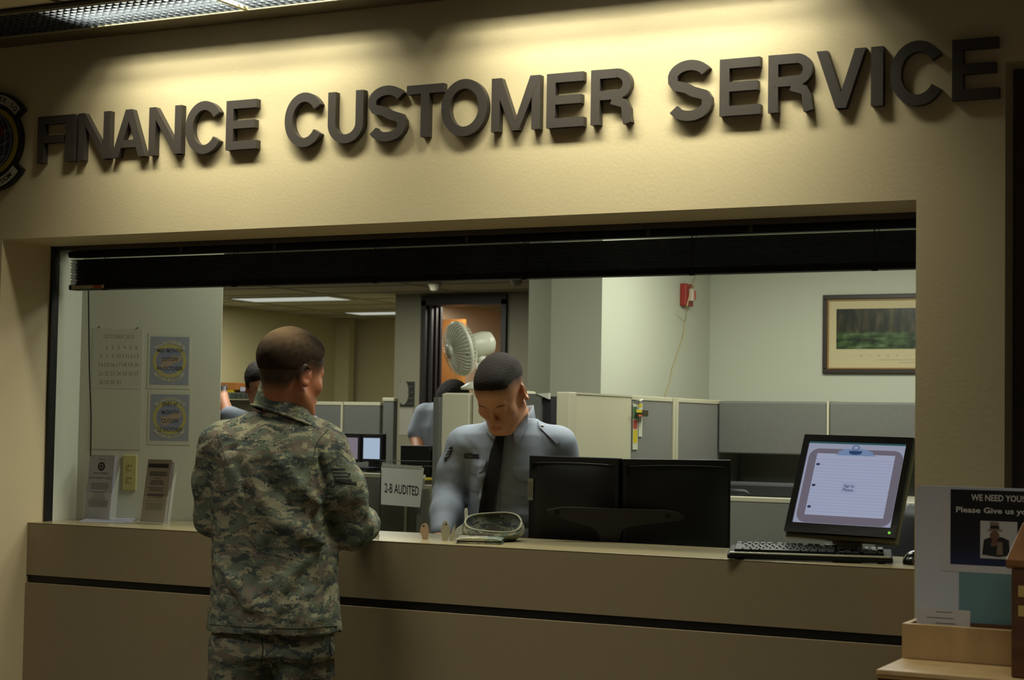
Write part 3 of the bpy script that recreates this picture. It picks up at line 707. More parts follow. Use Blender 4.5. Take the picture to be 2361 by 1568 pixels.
for px in (425, 640, 1082, 1500, 1735):
    x = aty(px, 560, 0.30)[0]
    part('mounting_clip', MB().box((x-0.006, 0.281, 2.014), (x+0.006, 0.33, 2.046)), mat('clip_brown', (60, 54, 44), 0.5), g, bevel=0.002)
mb = MB(); a = aty(165, 655, .282); b = aty(240, 664, .282); mb.box((a[0], 0.2805, 1.900), (b[0], 0.283, 1.9125)); lb = part('label_sticker', mb, mat('sticker', (176, 170, 150), 0.5), g)
mb = MB(); a = aty(215, 655, .280); b = aty(233, 664, .280); mb.box((a[0], 0.2797, 1.9005), (b[0], 0.2805, 1.912)); part('red_stripe', mb, mat('sticker_red', (176, 84, 52), 0.5), lb)
part('pull_cord', MB().tube([aty(204, 668, .33), aty(206, 850, .33), aty(210, 960, .33), aty(209, 1052, .33)], 0.0025, 6), blackm, g)
# ------------------------------------------------------------------ papers on the left wall
paper = mat('paper_white', (190, 192, 172), 0.45); sleeve = mat('plastic_sleeve', (226, 226, 210), 0.12, trans=0.0, alpha=0.16, spec=0.8)
greyink = mat('grey_ink', (74, 76, 74), 0.7); redink = mat('red_ink', (170, 96, 74), 0.7)
def wp(s, z, c=0.0): return WP0+WU*s+EZ*z+WN*c
def wbox(s0, z0, s1, z1, c0, c1, mb=None):
    mb = MB() if mb is None else mb
    return mb.obox(wp((s0+s1)/2, (z0+z1)/2, (c0+c1)/2), (abs(s1-s0), abs(c1-c0), abs(z1-z0)), (WU, WN, EZ))
s0, z1 = ws_(216, 757); s1, _ = ws_(330, 757); _, zm = ws_(270, 896); _, zb = ws_(270, 1036)
g = thing('wall_calendar_page', 'october 2012 calendar page in a clear sleeve pinned on the white wall', 'calendar', wp((s0+s1)/2, zb))
part('calendar_sheet', wbox(s0, zm, s1, z1, 0.0005, 0.0015), paper, g)
part('lower_sheet', wbox(s0, zb, s1+.003, zm-.002, 0.0005, 0.0012), mat('sheet_back', (196, 196, 174), 0.4), g)
def T(mb, s, px, py, h, wpx=None, off=0.0018, al='CENTER', b=0.0):
    q = onw(px, py, off); w = None if wpx is None else np.linalg.norm(onw(px+wpx, py, off)-q)
    text_mb(mb, s, h, q-EZ*h/2, WU, EZ, WN, width=w, align=al, th=0.0001, bold=b)
part('calendar_title', (lambda m: (T(m, 'OCTOBER 2012', 274, 776, 0.0145, 70), m)[1])(MB()), greyink, g)
for r, (y, row) in enumerate(((801, '1 2 3 4 5 6'), (821, '7 8 9 10 11 12 13'), (841, '14 15 16 17 18 19 20'), (861, '21 22 23 24 25 26 27'), (881, '28 29 30 31'))):
    for i, t in enumerate(row.split()):
        col = i+(1 if r == 0 else 0); m = MB()
        T(m, t, 232.5+13.7*col, y, 0.0145, (9.5 if len(t) == 2 else 4.6 if t != '1' else 2), b=0.006); part('date_number', m, redink if t == '8' else greyink, g)
for i in range(7):
    m = MB(); T(m, 'SMTWTFS'[i], 232+13.7*i, 788, 0.0045, 3); part('weekday_letter', m, redink, g)
part('clear_sleeve', wbox(s0-0.004, zb, s1+0.005, z1+0.005, 0.0025, 0.003), sleeve, g)
for px, py in ((229, 754), (318, 756)):
    q = onw(px, py); part('push_pin', MB().cyl(q, q+WN*0.006, 0.0022, 10), mat('pin_metal', (120, 120, 110), 0.3, metal=1), g)
def cutoff(py0, py1, lines, label):
    sa, za = ws_(342, py0); sb, _ = ws_(441, py0); _, zb_ = ws_(390, py1)
    g = thing('cutoff_notice', label, 'notice', wp((sa+sb)/2, zb_), 'pay cutoff notices on the white wall')
    part('paper_sheet', wbox(sa, zb_, sb, za, 0.0, 0.001), paper, g)
    ml = 0.015; part('blue_field', wbox(sa+ml*.6, zb_+ml, sb-ml*.4, za-ml*.8, 0.001, 0.0013), mat('faded_blue', (140, 146, 152), 0.5), g)
    cs, cz = (sa+sb)/2+0.002, (za+zb_)/2+0.001; K_ = (sb-sa)/0.2
    def rg(r0, r1, a0, a1, c, m, nm, n=36):
        q = MB(); A = [math.radians(a0+(a1-a0)*i/n) for i in range(n+1)]
        for p, s in zip(A[:-1], A[1:]):
            q.add([wp(cs+K_*r*math.cos(a), cz+K_*r*math.sin(a), c) for r, a in ((r0, p), (r1, p), (r1, s), (r0, s))], [(0, 1, 2, 3)])
        part(nm, q, m, g)
    rg(0.0, 0.062, 0, 360, 0.0016, mat('faded_globe', (126, 132, 148), 0.5), 'globe'); rg(0.062, 0.079, 0, 360, 0.0016, mat('faded_yellow', (168, 162, 98), 0.5), 'yellow_ring')
    rg(0.082, 0.097, 40, 140, 0.0018, mat('faded_white', (176, 176, 158), 0.5), 'upper_scroll'); rg(0.082, 0.097, -140, -40, 0.0018, MATS['faded_white'], 'lower_scroll')
    q = MB(); q.prism([(-.04, .008), (-.014, .003), (.016, .02), (.046, .017), (.038, 0), (.012, -.012), (-.016, -.03), (-.04, -.022), (-.024, -.006)], wp(cs, cz, 0.0017), WU, EZ, WN, 0.0001); part('pale_map', q, mat('faded_tan', (158, 144, 122), 0.5), g)
    for t, py, w in lines:
        m = MB(); T(m, t, 392, py, 0.0150, w, off=0.0021, b=0.006); part('notice_lettering', m, greyink, g)
    for nm, s, r, a0, da, top in (('upper_scroll_lettering', 'COMPTROLLER SQ', 0.0865, 50+13*6.15, -6.15, 1), ('lower_scroll_lettering', 'COST OF FREEDOM', 0.0925, -56-14*4.9, 4.9, 0)):
        mb = MB()
        for i, c in enumerate(s):
            if c == ' ': continue
            a = math.radians(a0+da*i); rd = WU*math.cos(a)+EZ*math.sin(a); tg = WU*math.sin(a)-EZ*math.cos(a)
            if not top: tg, rd2 = -tg, -rd
            else: rd2 = rd
            text_mb(mb, c, 0.0075, wp(cs, cz, 0.0021)+r*K_*rd, tg, rd2, WN, th=0.0)
        part(nm, mb, mat('pale_ink', (120, 122, 112), 0.6), g)
cutoff(768, 897, [('MID MONTH', 808, 58), ('CUTOFF', 828, 38), ('04 OCTOBER', 849, 60)], 'faded blue and yellow cutoff notice reading MID MONTH, the upper one')
cutoff(901, 1026, [('END of', 931, 34), ('MONTH', 950, 38), ('CUTOFF', 970, 40), ('22 OCTOBER', 990, 58)], 'faded blue and yellow cutoff notice reading END of MONTH, the lower one')
a, b = ws_(281, 1131); c, d = ws_(317, 1049)
g = thing('outlet_plate', 'ivory duplex outlet cover on the white wall between the brochure holders', 'outlet', wp((a+c)/2, b)); iv = mat('ivory_plastic', (184, 174, 112), 0.35)
part('cover', wbox(a, b, c, d, 0, 0.008), iv, g, bevel=0.004, seg=3)
mz = (b+d)/2; mx = (a+c)/2+0.002
for s in (1, -1):
    q = MB(); q.prism([(0.010*math.cos(t), 0.012*math.sin(t)) for t in np.linspace(0, 2*math.pi, 21)[:-1]], wp(mx, mz+s*0.022, 0.008), WU, EZ, WN, 0.002); o = part('socket', q, iv, g)
    for e in (-.005, .005): part('slot', wbox(mx+e-.001, mz+s*.022-.001, mx+e+.001, mz+s*.022+.0065, .0099, .0104), ink, o)
# ------------------------------------------------------------------ brochure holders and loose leaflets
acr = mat('clear_acrylic', (235, 236, 226), 0.05, alpha=0.14, spec=0.9)
lil = mat('lilac_paper', (178, 177, 190), 0.6); lilg = mat('warm_grey_paper', (160, 152, 150), 0.6)
def holder(px0, px1, pyt, y, tag_, lean, n, m, lines, tilt=0.0, front=1):
    b0 = atz(px0, 1199+(px0-180)*0.03, CT); b1 = atz(px1, 1199, CT); x0 = aty(px0, 1198, y)[0]; x1 = aty(px1, 1198, y)[0]; zt = aty(px0, pyt, y)[2]
    g = thing('brochure_holder', tag_[0], 'brochure holder', ((x0+x1)/2, y, CT), 'clear brochure holders on the counter')
    up = unit([lean[0], lean[1], 1]); H = zt-CT; ws = x1-x0; nrm = unit(np.cross(EX, up))   # facing -y
    ax = (EX, nrm, up); o = np.array([(x0+x1)/2, y, CT+0.006])
    hb = 0.82*H; hf = 0.40*H
    q = MB(); q.obox(o+up*hb/2+nrm*-0.028, (ws+.006, 0.002, hb), ax); part('back_panel', q, acr, g)
    q = MB(); q.obox(o+up*hf/2+nrm*0.004, (ws+.006, 0.002, hf), ax); part('front_panel', q, acr, g)
    for s in (-1, 1):
        q = MB(); q.prism([(-0.028, 0), (0.004, 0), (0.004, hf), (-0.028, hb)], o+EX*s*(ws/2+0.003), nrm, up, EX, 0.0015); part('side_panel', q, acr, g)
    q = MB(); q.obox(o+nrm*-0.012+up*0.0-EZ*0.004, (ws+.008, 0.045, 0.003), (EX, EY, EZ)); part('foot', q, mat('acrylic_edge', (190, 192, 180), 0.1, alpha=0.6), g)
    H2 = H*0.97
    for k in range(n):
        off = nrm*(-0.002-0.0021*k)+EX*(0.0008*k*front)
        q = MB(); q.obox(o+up*(H2*(1-0.012*k))/2+off, (ws-0.002, 0.0012, H2*(1-0.012*k)), ax)
        nm = 'brochure'; br = part(nm, q, m, None, base=(float((o+off)[0]), float((o+off)[1]), CT+0.006))
        tag(br, tag_[1] % ('front', 'in front of the stack')[0] if k == 0 else tag_[2] % ['second', 'third', 'fourth', 'fifth'][k-1], 'brochure', tag_[3])
        if k == 0: lead = br; oo = o+off+nrm*0.0009
    mbb = MB()
    for t, f, h, w in lines[0]: text_mb(mbb, t, h, oo+up*H2*f, EX, up, nrm, width=w*ws, th=0.0)
    if mbb.v: part('brochure_title', mbb, ink, lead)
    mbb = MB(); r = random.Random(5)
    for f0, f1, nl, wf in lines[1]:
        for i in range(nl):
            f = f0+(f1-f0)*i/max(nl-1, 1); w = ws*wf*(0.8+0.2*r.random()); mbb.obox(oo+up*H2*f, (w, 0.0002, 0.0022), ax)
    part('brochure_text', mbb, mat('soft_ink', (92, 90, 94), 0.7), lead)
    return oo, up, nrm, H2, ws, lead
oo, up, nrm, H2, ws, lead = holder(193, 252, 1047, 0.405, ('clear acrylic brochure holder left of the ivory outlet', 'lilac deployment guide brochure with round crest, %s of the left holder', 'lilac brochure edge, %s back in the left clear holder', 'brochures in the left holder'), (0.03, 0.06), 4, lil,
    ([('DEPLOYMENT', .70, .0065, .62), ('ENTITLEMENT GUIDE', .625, .0065, .86)], ((.93, .93, 1, .3), (.55, .47, 4, .7), (.42, .36, 3, .5), (.33, .31, 2, .6), (.29, .19, 9, .86))))
q = MB(); c = oo+up*H2*0.82; 
for i in range(24):
    a0, a1 = 2*math.pi*i/24, 2*math.pi*(i+1)/24; q.add([c+nrm*.0002+r*(math.cos(a)*EX+math.sin(a)*up) for r, a in ((.009, a0), (.016, a0), (.016, a1), (.009, a1))], [(0, 1, 2, 3)])
q.add([c+nrm*.0003+.006*(math.cos(2*math.pi*i/12)*EX+math.sin(2*math.pi*i/12)*up) for i in range(12)], [tuple(range(12))]); part('round_crest', q, ink, lead)
oo, up, nrm, H2, ws, lead = holder(322, 378, 1057, 0.375, ('clear acrylic brochure holder right of the ivory outlet', 'warm grey brochure with a black title bar, %s of the right holder', 'grey brochure edge, %s back in the right clear holder', 'brochures in the right holder'), (0.085, 0.06), 5, lilg,
    ([], ((.80, .74, 5, .75), (.70, .70, 1, .3), (.66, .60, 4, .6), (.55, .50, 3, .7), (.45, .38, 6, .75), (.34, .33, 1, .8), (.30, .20, 7, .8))), front=2)
q = MB(); q.obox(oo+up*H2*0.90-EX*0.003, (ws*0.82, 0.0004, 0.014), (EX, nrm, up)); part('title_bar', q, mat('navy_bar', (34, 36, 48), 0.5), lead)
for k in range(4):
    c = atz(245+3*k, 1203.5-1.2*k, CT); c[2] = CT+0.001+0.0016*k; a = 0.25+0.16*k
    q = MB(); q.obox(c, (0.175, 0.085, 0.001), ((math.cos(a), math.sin(a), 0), (-math.sin(a), math.cos(a), 0), EZ))
    single('leaflet', 'pale leaflet flat on the counter below the outlet, %s of four' % ['bottom', 'second lowest', 'second highest', 'top'][k], 'leaflet', q, lil, 'loose leaflets on the counter')
# ------------------------------------------------------------------ computer gear on and behind the counter
plas = mat('black_plastic', (24, 24, 25), 0.42, spec=0.4); plas2 = mat('black_plastic_soft', (30, 32, 34), 0.5)
def monitor_back(pxl, pxr, pyl, pyr, dl_, dr_, label, stick):
    A = atd(pxl, pyl, dl_); B = atd(pxr, pyr, dr_); u = B-A; wdt = np.linalg.norm(u[:2]); A[2] = B[2] = (A[2]+B[2])/2; u = unit([u[0], u[1], 0]); n = np.array([u[1], -u[0], 0])
    if n @ (CP-A) < 0: n = -n
    H = 0.335; ctr = (A+B)/2-EZ*H/2
    g = thing('computer_monitor', label, 'monitor', (ctr[0], ctr[1], A[2]-H), 'black desk monitors seen from behind')
    part('screen_frame', MB().obox(ctr, (wdt-0.003, 0.022, H), (u, n, EZ)), plas, g, bevel=0.003)
    q = MB()          # domed back shell
    rows = []
    for i in range(9):
        v = -1+2*i/8; row = []
        for j in range(13):
            h = -1+2*j/12; d = 0.011+0.022*(1-abs(h)**4)*(1-abs(v)**4)
            row.append(ctr+u*h*(wdt/2-0.012)+EZ*v*(H/2-0.022)+n*d)
        rows.append(row)
    q.grid(rows); part('back_shell', q, plas, g, smooth=True)
    q = MB(); q.tube([ctr+u*h*(wdt/2-0.016)+EZ*(H/2-0.020-0.004*h*h)+n*0.0135 for h in np.linspace(-.97, .97, 12)], 0.0016, 6); part('shell_seam', q, mat('seam_gloss', (70, 70, 66), 0.25), g, smooth=True)
    q = MB()
    for k in range(12): q.obox(ctr+u*(-wdt/2+0.02+0.0085*k)+EZ*(H/2-0.032)+n*0.013, (0.002, 0.003, 0.02), (u, n, EZ))
    part('vent_slots', q, mat('vent_dark', (10, 10, 10), 0.6), g)
    q = MB(); c = ctr+u*stick[0]*wdt+EZ*stick[1]+n*(0.0195 if stick[3] > .05 else 0.027); q.obox(c, (stick[2], 0.0008, stick[3]), (u, n, EZ)); st = part('label_sticker', q, mat('asset_label', (150, 148, 130), 0.5), g)
    q = MB()
    for k in range(3): q.obox(c+n*0.0006+u*(k-1)*stick[2]*0.25, (0.0012, 0.0003, stick[3]*0.7), (u, n, EZ))
    part('label_print', q, ink, st)
    return ctr, u, n, H, wdt
c1 = monitor_back(1224, 1431, 1049, 1057.5, 5.84, 5.62, 'black monitor back on the left of the pair, with a tall cream label', (-0.458, 0.055, 0.022, 0.072))
c2 = monitor_back(1433.5, 1684, 1057.5, 1061, 5.62, 5.72, 'black monitor back on the right of the pair, with a short grey label', (-0.445, -0.012, 0.034, 0.036))
g = thing('monitor_stand', 'black twin monitor arm bar with curved neck behind the counter', 'monitor stand', tuple(atd(1412, 1262, 5.55)*[1, 1, 0]+EZ*0.745))
D = 5.545
top = [(1262, 1176), (1300, 1169), (1440, 1174), (1540, 1177), (1572, 1184), (1580, 1194)]; bot = [(1262, 1183), (1310, 1201), (1360, 1214), (1405, 1222), (1440, 1216), (1520, 1206), (1560, 1202), (1580, 1196)]
def slab(top, bot, D, th, n=20):
    A = resample(top, n); B = resample(bot, n); q = MB()
    F0 = [[atd(*(A[i]+(B[i]-A[i])*j/3), D) for j in range(4)] for i in range(n)]; F1 = [[p+th*unit(CM[2]*[1, 1, 0]) for p in r] for r in F0]
    q.grid(F0); q.grid([r[::-1] for r in F1])
    ring = [(i, 0) for i in range(n)]+[(n-1, j) for j in range(1, 4)]+[(i, 3) for i in range(n-2, -1, -1)]+[(0, j) for j in (2, 1)]
    V = [F0[i][j] for i, j in ring]+[F1[i][j] for i, j in ring]; m = len(ring); q.add(V, [(k, (k+1) % m, m+(k+1) % m, m+k) for k in range(m)]); return q
part('arm_bar', slab(top, bot, D, 0.02), mat('arm_plastic', (34, 36, 38), 0.42), g, bevel=0.003)
part('neck', slab([(1358, 1212), (1378, 1226), (1386, 1250), (1386, 1300)], [(1462, 1212), (1434, 1222), (1428, 1246), (1428, 1300)], D+.004, 0.02), MATS['arm_plastic'], g)
for px, py in ((1284, 1182), (1540, 1190)):
    q = atd(px, py, D); n = unit(CP-q); part('hinge_screw', MB().cyl(q-n*0.002, q+n*0.003, 0.009, 16), plas, g)
q = MB(); b = atd(1407, 1300, D+.01); q.cyl((b[0], b[1], 0.745), (b[0], b[1], 0.765), 0.13, 32); q.cyl((b[0], b[1], 0.765), (b[0], b[1], b[2]), 0.022, 16); part('base', q, plas, g)
# desk behind the counter
dk = thing('work_desk', 'grey work desk on the staff side behind the tall counter', 'desk', (-1.95, 0.9, 0))
part('desk_top', MB().box((-2.56, 0.62, 0.715), (-1.35, 1.20, 0.745)), mat('desk_grey', (150, 148, 132), 0.5), dk, bevel=0.003)
for x in (-2.54, -1.40): part('leg_panel', MB().box((x, 0.64, 0), (x+0.03, 1.10, 0.715)), MATS['desk_grey'], dk)
# sign-in monitor
A, B, Cc = atd(1855.5, 1003.5, 5.13), atd(2107, 1010, 4.95), atd(1807, 1224, 5.01)
A[2], B[2] = (A[2]+B[2])/2+0.004, (A[2]+B[2])/2+0.000
u = unit(B-A); v = Cc-A; v = v-u*(u@v)*0.0; hgt = np.linalg.norm(v); v = unit(v); n = unit(np.cross(v, u)); n = n if n@(CP-A) > 0 else -n
wd = np.linalg.norm(B-A)
base = A+u*wd/2+v*hgt
g = thing('sign_in_monitor', 'tilted black and tan monitor showing a clipboard sign in page', 'monitor', (base[0], base[1], CT))
def Q(a, b, c=0.0): return A+u*wd*a+v*hgt*b+n*c
ax = (u, v, n)
bz = MB(); bw, bh = 0.052*1.0, 0.055
def rect(mb, a0, b0, a1, b1, c0, c1): P = [Q(a0, b0, c0), Q(a1, b0, c0), Q(a1, b1, c0), Q(a0, b1, c0)]; P += [p+n*(c1-c0) for p in P]; mb.add(P, [(3,2,1,0),(4,5,6,7),(0,1,5,4),(1,2,6,5),(2,3,7,6),(3,0,4,7)]); return mb
for r in ((0, 0, 1, .065), (0, .905, 1, 1), (0, .065, .055, .905), (.945, .065, 1, .905)): rect(bz, *r, -0.014, 0.0)
part('bezel', bz, plas, g)
rect(q := MB(), -0.002, 0.01, 1.004, 1.035, -0.036, -0.0142); part('tan_case', q, mat('case_tan', (122, 118, 92), 0.45), g, bevel=0.004)
rect(q := MB(), 0.05, 0.06, 0.95, 0.91, -0.010, -0.006); scr = part('screen', q, emis('screen_pale', (150, 154, 176), 0.86), g)
def srect(a0, b0, a1, b1, c, m, name, par=None): return part(name, rect(MB(), a0, b0, a1, b1, c, c+0.0002), m, par or scr)
def rrect(a0, b0, a1, b1, r, c, m, name, par):
    P = []; rr = (r/wd, r/hgt)
    for cx, cy, s0 in ((a1-rr[0], b0+rr[1], -90), (a1-rr[0], b1-rr[1], 0), (a0+rr[0], b1-rr[1], 90), (a0+rr[0], b0+rr[1], 180)):
        for t in range(0, 91, 15): a = math.radians(s0+t); P.append(Q(cx+rr[0]*math.cos(a), cy+rr[1]*math.sin(a), c))
    return part(name, MB().add(P, [tuple(range(len(P)))]), m, par)
srect(0.055, 0.066, 0.945, 0.082, -0.0056, emis('screen_bar', (44, 84, 86), .9), 'page_top_bar')
rrect(0.075, 0.135, 0.937, 0.895, 0.03, -0.0054, emis('screen_board', (104, 98, 110), .92), 'clipboard_board', scr)
pg = srect(0.150, 0.185, 0.862, 0.815, -0.0050, emis('screen_page', (158, 164, 188), 0.88), 'ruled_page')
q = MB()
for k in range(17): rect(q, 0.152, 0.275+0.0315*k, 0.860, 0.2775+0.0315*k, -0.0046, -0.0045)
part('ruled_lines', q, emis('screen_line', (120, 142, 178), .9), scr)
rect(q := MB(), 0.152, 0.245, 0.860, 0.2475, -0.0046, -0.0045); part('red_margin_line', q, emis('screen_red', (150, 124, 150), .9), scr)
q = MB()
for b in (0.30, 0.515, 0.735):
    P = [Q(0.178+0.018*math.cos(t), b+0.0125*math.sin(t), -0.0044) for t in np.linspace(0, 2*math.pi, 17)[:-1]]; q.add(P, [tuple(range(16))])
part('ring_holes', q, emis('screen_dark', (52, 50, 66), .9), scr)
q = MB()
q.add([Q(a, b, -0.0043) for a, b in ((.315, .20), (.345, .185), (.345, .160), (.40, .135), (.455, .13), (.545, .13), (.60, .135), (.655, .160), (.665, .185), (.695, .20))], [tuple(range(10))])
part('clip_plate', q, emis('screen_clip', (112, 132, 166), .9), scr)
q = MB(); q.add([Q(a, b, -0.0041) for a, b in ((.44, .150), (.56, .150), (.555, .180), (.52, .190), (.48, .190), (.445, .180))], [tuple(range(6))]); part('clip_hub', q, emis('screen_navy', (46, 64, 104), .9), scr)
q = MB()
for i in range(20):
    a0, a1 = 2*math.pi*i/20, 2*math.pi*(i+1)/20; q.add([Q(.497+r*math.cos(a), .118+r*.78*math.sin(a), -0.0040) for r, a in ((.022, a0), (.036, a0), (.036, a1), (.022, a1))], [(0, 1, 2, 3)])
part('clip_ring', q, emis('screen_ring', (86, 106, 144), .9), scr)
srect(0.435, 0.475, 0.568, 0.585, -0.0042, emis('screen_box', (146, 150, 178), .95), 'message_box')
q = MB()
text_mb(q, 'Sign In', 0.0090, Q(.503, .523, -0.0038), u, -v, n, width=0.030, th=0, bold=.01); text_mb(q, 'Please', 0.0090, Q(.500, .563, -0.0038), u, -v, n, width=0.030, th=0, bold=.01); part('message_lettering', q, emis('screen_ink', (40, 40, 62), .9), scr)
q = MB(); text_mb(q, 'DELL', 0.0085, Q(.465, .965, 0.0006), u, -v, n, width=0.030, th=0, bold=.01); part('maker_lettering', q, mat('grey_mark', (74, 70, 66), 0.4), g)
q = Q(.945, .955, 0); part('power_light', MB().cyl(q, q+n*0.0015, 0.004, 12), emis('led_green', (120, 190, 60), 1.2), g)
q = MB()
for a in (.84, .87, .90): q.cyl(Q(a, .957, 0), Q(a, .957, 0.0015), 0.0022, 8)
part('menu_buttons', q, mat('button_grey', (60, 60, 58), 0.4), g)
q = MB(); c0 = Q(.5, .60, -0.04); q.obox([c0[0]-.01, c0[1]+0.0, (CT+c0[2])/2], (0.085, 0.022, c0[2]-CT), ((math.cos(.25), math.sin(.25), 0), (-math.sin(.25), math.cos(.25), 0), EZ)); part('stand_neck', q, MATS['case_tan'], g, bevel=0.004)
part('stand_foot', MB().cyl((c0[0]-.01, c0[1]+0.035, CT+.0003), (c0[0]-.01, c0[1]+0.035, CT+0.012), 0.070, 36, r2=0.066), plas, g)
# keyboard: one key per part
KL, KR = atz(1676, 1290, CT), atz(2040, 1303, CT); ku = unit([KR[0]-KL[0], KR[1]-KL[1]+0.028, 0]); kn = np.array([-ku[1], ku[0], 0]); KWd = 0.455; KD = 0.150
ko = KL+ku*KWd/2+kn*KD/2; ko[2] = CT
ko[2] += 0.0008;  g = thing('keyboard', 'black keyboard with pale silver edge lying before the sign in monitor', 'keyboard', ko)
sl = unit(kn+EZ*0.11); up_ = np.cross(ku, sl)
def K(a, b, c=0.0): return ko+ku*a+sl*b+up_*c+EZ*0.0225
part('tray', MB().obox(K(0, 0, -0.006), (KWd, KD, 0.014), (ku, sl, up_)), mat('tray_black', (16, 16, 17), .65, spec=.25), g, bevel=0.005, seg=3)
part('front_lip', MB().obox(K(0, -KD/2+0.006, 0.0035), (KWd-0.012, 0.012, 0.005), (ku, sl, up_)), mat('silver_lip', (150, 148, 132), 0.3, metal=0.3), g, bevel=0.002)  # pale silver strip along the front edge
q = MB()
for s in (-1, 1):
    for e in (-1, 1): q.obox(ko+ku*s*(KWd/2-.03)+kn*e*(KD/2-.02)+EZ*(0.004 if e < 0 else 0.010), (0.02, 0.012, 0.008 if e < 0 else 0.019), (ku, kn, EZ))
part('feet', q, plas, g)
kt = mat('key_black', (15, 15, 16), 0.45, spec=0.3)
keyW = 0.019; x_ = -KWd/2+0.018
rows = [[1.25, 1.25, 1.25, 6, 1.25, 1.25, 1.25, 1.25], [2.25]+[1]*10+[2.5], [1.75]+[1]*11+[2.0], [1.5]+[1]*12+[1.25], [1]*13+[1.75], [1, 0, 1, 1, 1, 1, 0, 1, 1, 1, 1, 0, 1, 1]]
nk = 0
for r, row in enumerate(rows):
    x = x_
    yy = -KD/2+0.024+0.0195*r+(0.006 if r == 5 else 0)
    extra = {0: [0, 1, 1, 1, 0, 2, 1], 1: [0, 0, 1, 0, 0, 1, 1, 1], 2: [0, 0, 0, 0, 0, 1, 1, 1], 3: [0, 1, 1, 1, 0, 1, 1, 1], 4: [0, 1, 1, 1, 0, 1, 1, 1], 5: [0, 1, 1, 1]}[r]
    for w in row+extra:
        if w == 0: x += keyW*(0.5 if r in (0, 3, 4, 5) else 0.62); continue
        if x+w*keyW > KWd/2-0.012: break
        if nk < 98:
            part('key', MB().obox(K(x+w*keyW/2, yy, 0.008), (w*keyW-0.0028, 0.0160, 0.010), (ku, sl, up_)), kt, g, bevel=0.002); nk += 1
        x += w*keyW
# mouse, phone, cable clutter near the right end
q = MB(); c = atz(2110, 1300, CT); rows = []
m_ = MB()
for i in range(9):
    t = i/8*math.pi/2; row = [c+np.array([0.033*math.cos(t)*math.cos(a), 0.055*math.cos(t)*math.sin(a), 0.002+0.036*math.sin(t)]) for a in np.linspace(0, 2*math.pi, 21)]; rows.append(row)
m_.grid(rows); g = single('computer_mouse', 'black computer mouse on the counter beside the white board', 'mouse', m_, mat('mouse_gloss', (18, 18, 19), 0.2), smooth=True)
g['label'] = 'black computer mouse on the counter beside the white board'
# office chair / cable behind sign in monitor
g = thing('office_chair', 'black office chair back behind the sign in monitor, cut by the white board', 'chair', tuple(atd(2150, 1260, 6.5)*[1, 1, 0]))
cc = atd(2150, 1240, 6.5)
q = MB(); rows = []
for i in range(9):
    z = cc[2]-0.25+0.36*i/8; w = 0.20*math.sqrt(max(0.02, 1-((i-4)/4.6)**2)**1); rows.append([cc*[1, 1, 0]+EX*w*t+EY*0.05*t*t+EZ*z for t in np.linspace(-1, 1, 11)])
q.grid(rows); part('backrest', q, plas2, g, smooth=True, solid=0.05)
part('back_support', MB().tube([cc*[1, 1, 0]+EZ*(cc[2]-.2)+EY*.06, cc*[1, 1, 0]+EZ*0.5+EY*.02, cc*[1, 1, 0]+EZ*0.45-EY*.2], 0.02, 8), plas, g)
part('seat', MB().box((cc[0]-.23, cc[1]-.45, .44), (cc[0]+.23, cc[1]-.02, .51)), plas2, g, bevel=0.03)
part('post', MB().cyl((cc[0], cc[1]-.22, 0.08), (cc[0], cc[1]-.22, 0.44), 0.025), plas, g)
for k in range(5):
    a = 2*math.pi*k/5; part('leg', MB().tube([(cc[0], cc[1]-.22, .10), (cc[0]+.28*math.cos(a), cc[1]-.22+.28*math.sin(a), .03)], [0.025, .018], 8), plas, g)
# three small clips on the counter edge
clipm = mat('translucent_tag', (168, 164, 142), 0.25, alpha=0.9); clipm2 = mat('pink_tag', (170, 146, 124), 0.3)
for k, (x0, x1, yt, yb, lean, m, lb) in enumerate(((970, 990, 1206, 1243, 4, clipm2, 'small pinkish white curved tag standing left of the three before the airman'), (1015, 1036, 1201, 1246, 2, clipm, 'small white oval tag with a dark dot, middle of three before the airman'), (1035, 1049, 1209, 1246, 10, clipm, 'thin white pointed tag, right of three and nearest the camouflage cap'))):
    yy = 0.315-0.004*k; P = []
    c0 = aty((x0+x1)/2, (yt+yb)/2, yy); top_, bot_ = aty((x0+x1)/2+lean*.2, yt, yy), aty((x0+x1)/2, yb, yy); h = top_[2]-CT; w = aty(x1, yb, yy)[0]-aty(x0, yb, yy)[0]
    poly = [(-w*.28, 0), (w*.28, 0)] + [(w*.5*math.cos(t)+(-w*.1 if k == 0 else w*.05 if k == 1 else w*.3*math.sin(t)), h*.45+h*.55*math.sin(t)) for t in np.linspace(0, math.pi, 13)]
    if k == 2: poly = [(-w*.4, 0), (w*.1, 0), (w*.45, h*.6), (w*.5, h), (w*.1, h*.75), (-w*.3, h*.35)]
    g = single('counter_tag', lb, 'tag', MB().prism(poly, (bot_[0], yy, CT+.0002), EX, EZ, EY, 0.0015), m, 'small tags on the counter')
    if k < 2:
        e = MB(); e.cyl((bot_[0]-(w*.2 if k == 0 else -w*.1), yy, CT+h*.82), (bot_[0]-(w*.2 if k == 0 else -w*.1), yy-.0008, CT+h*.82), 0.0028, 10); part('dot', e, mat('dot_dark', (40, 38, 60), 0.5), g)
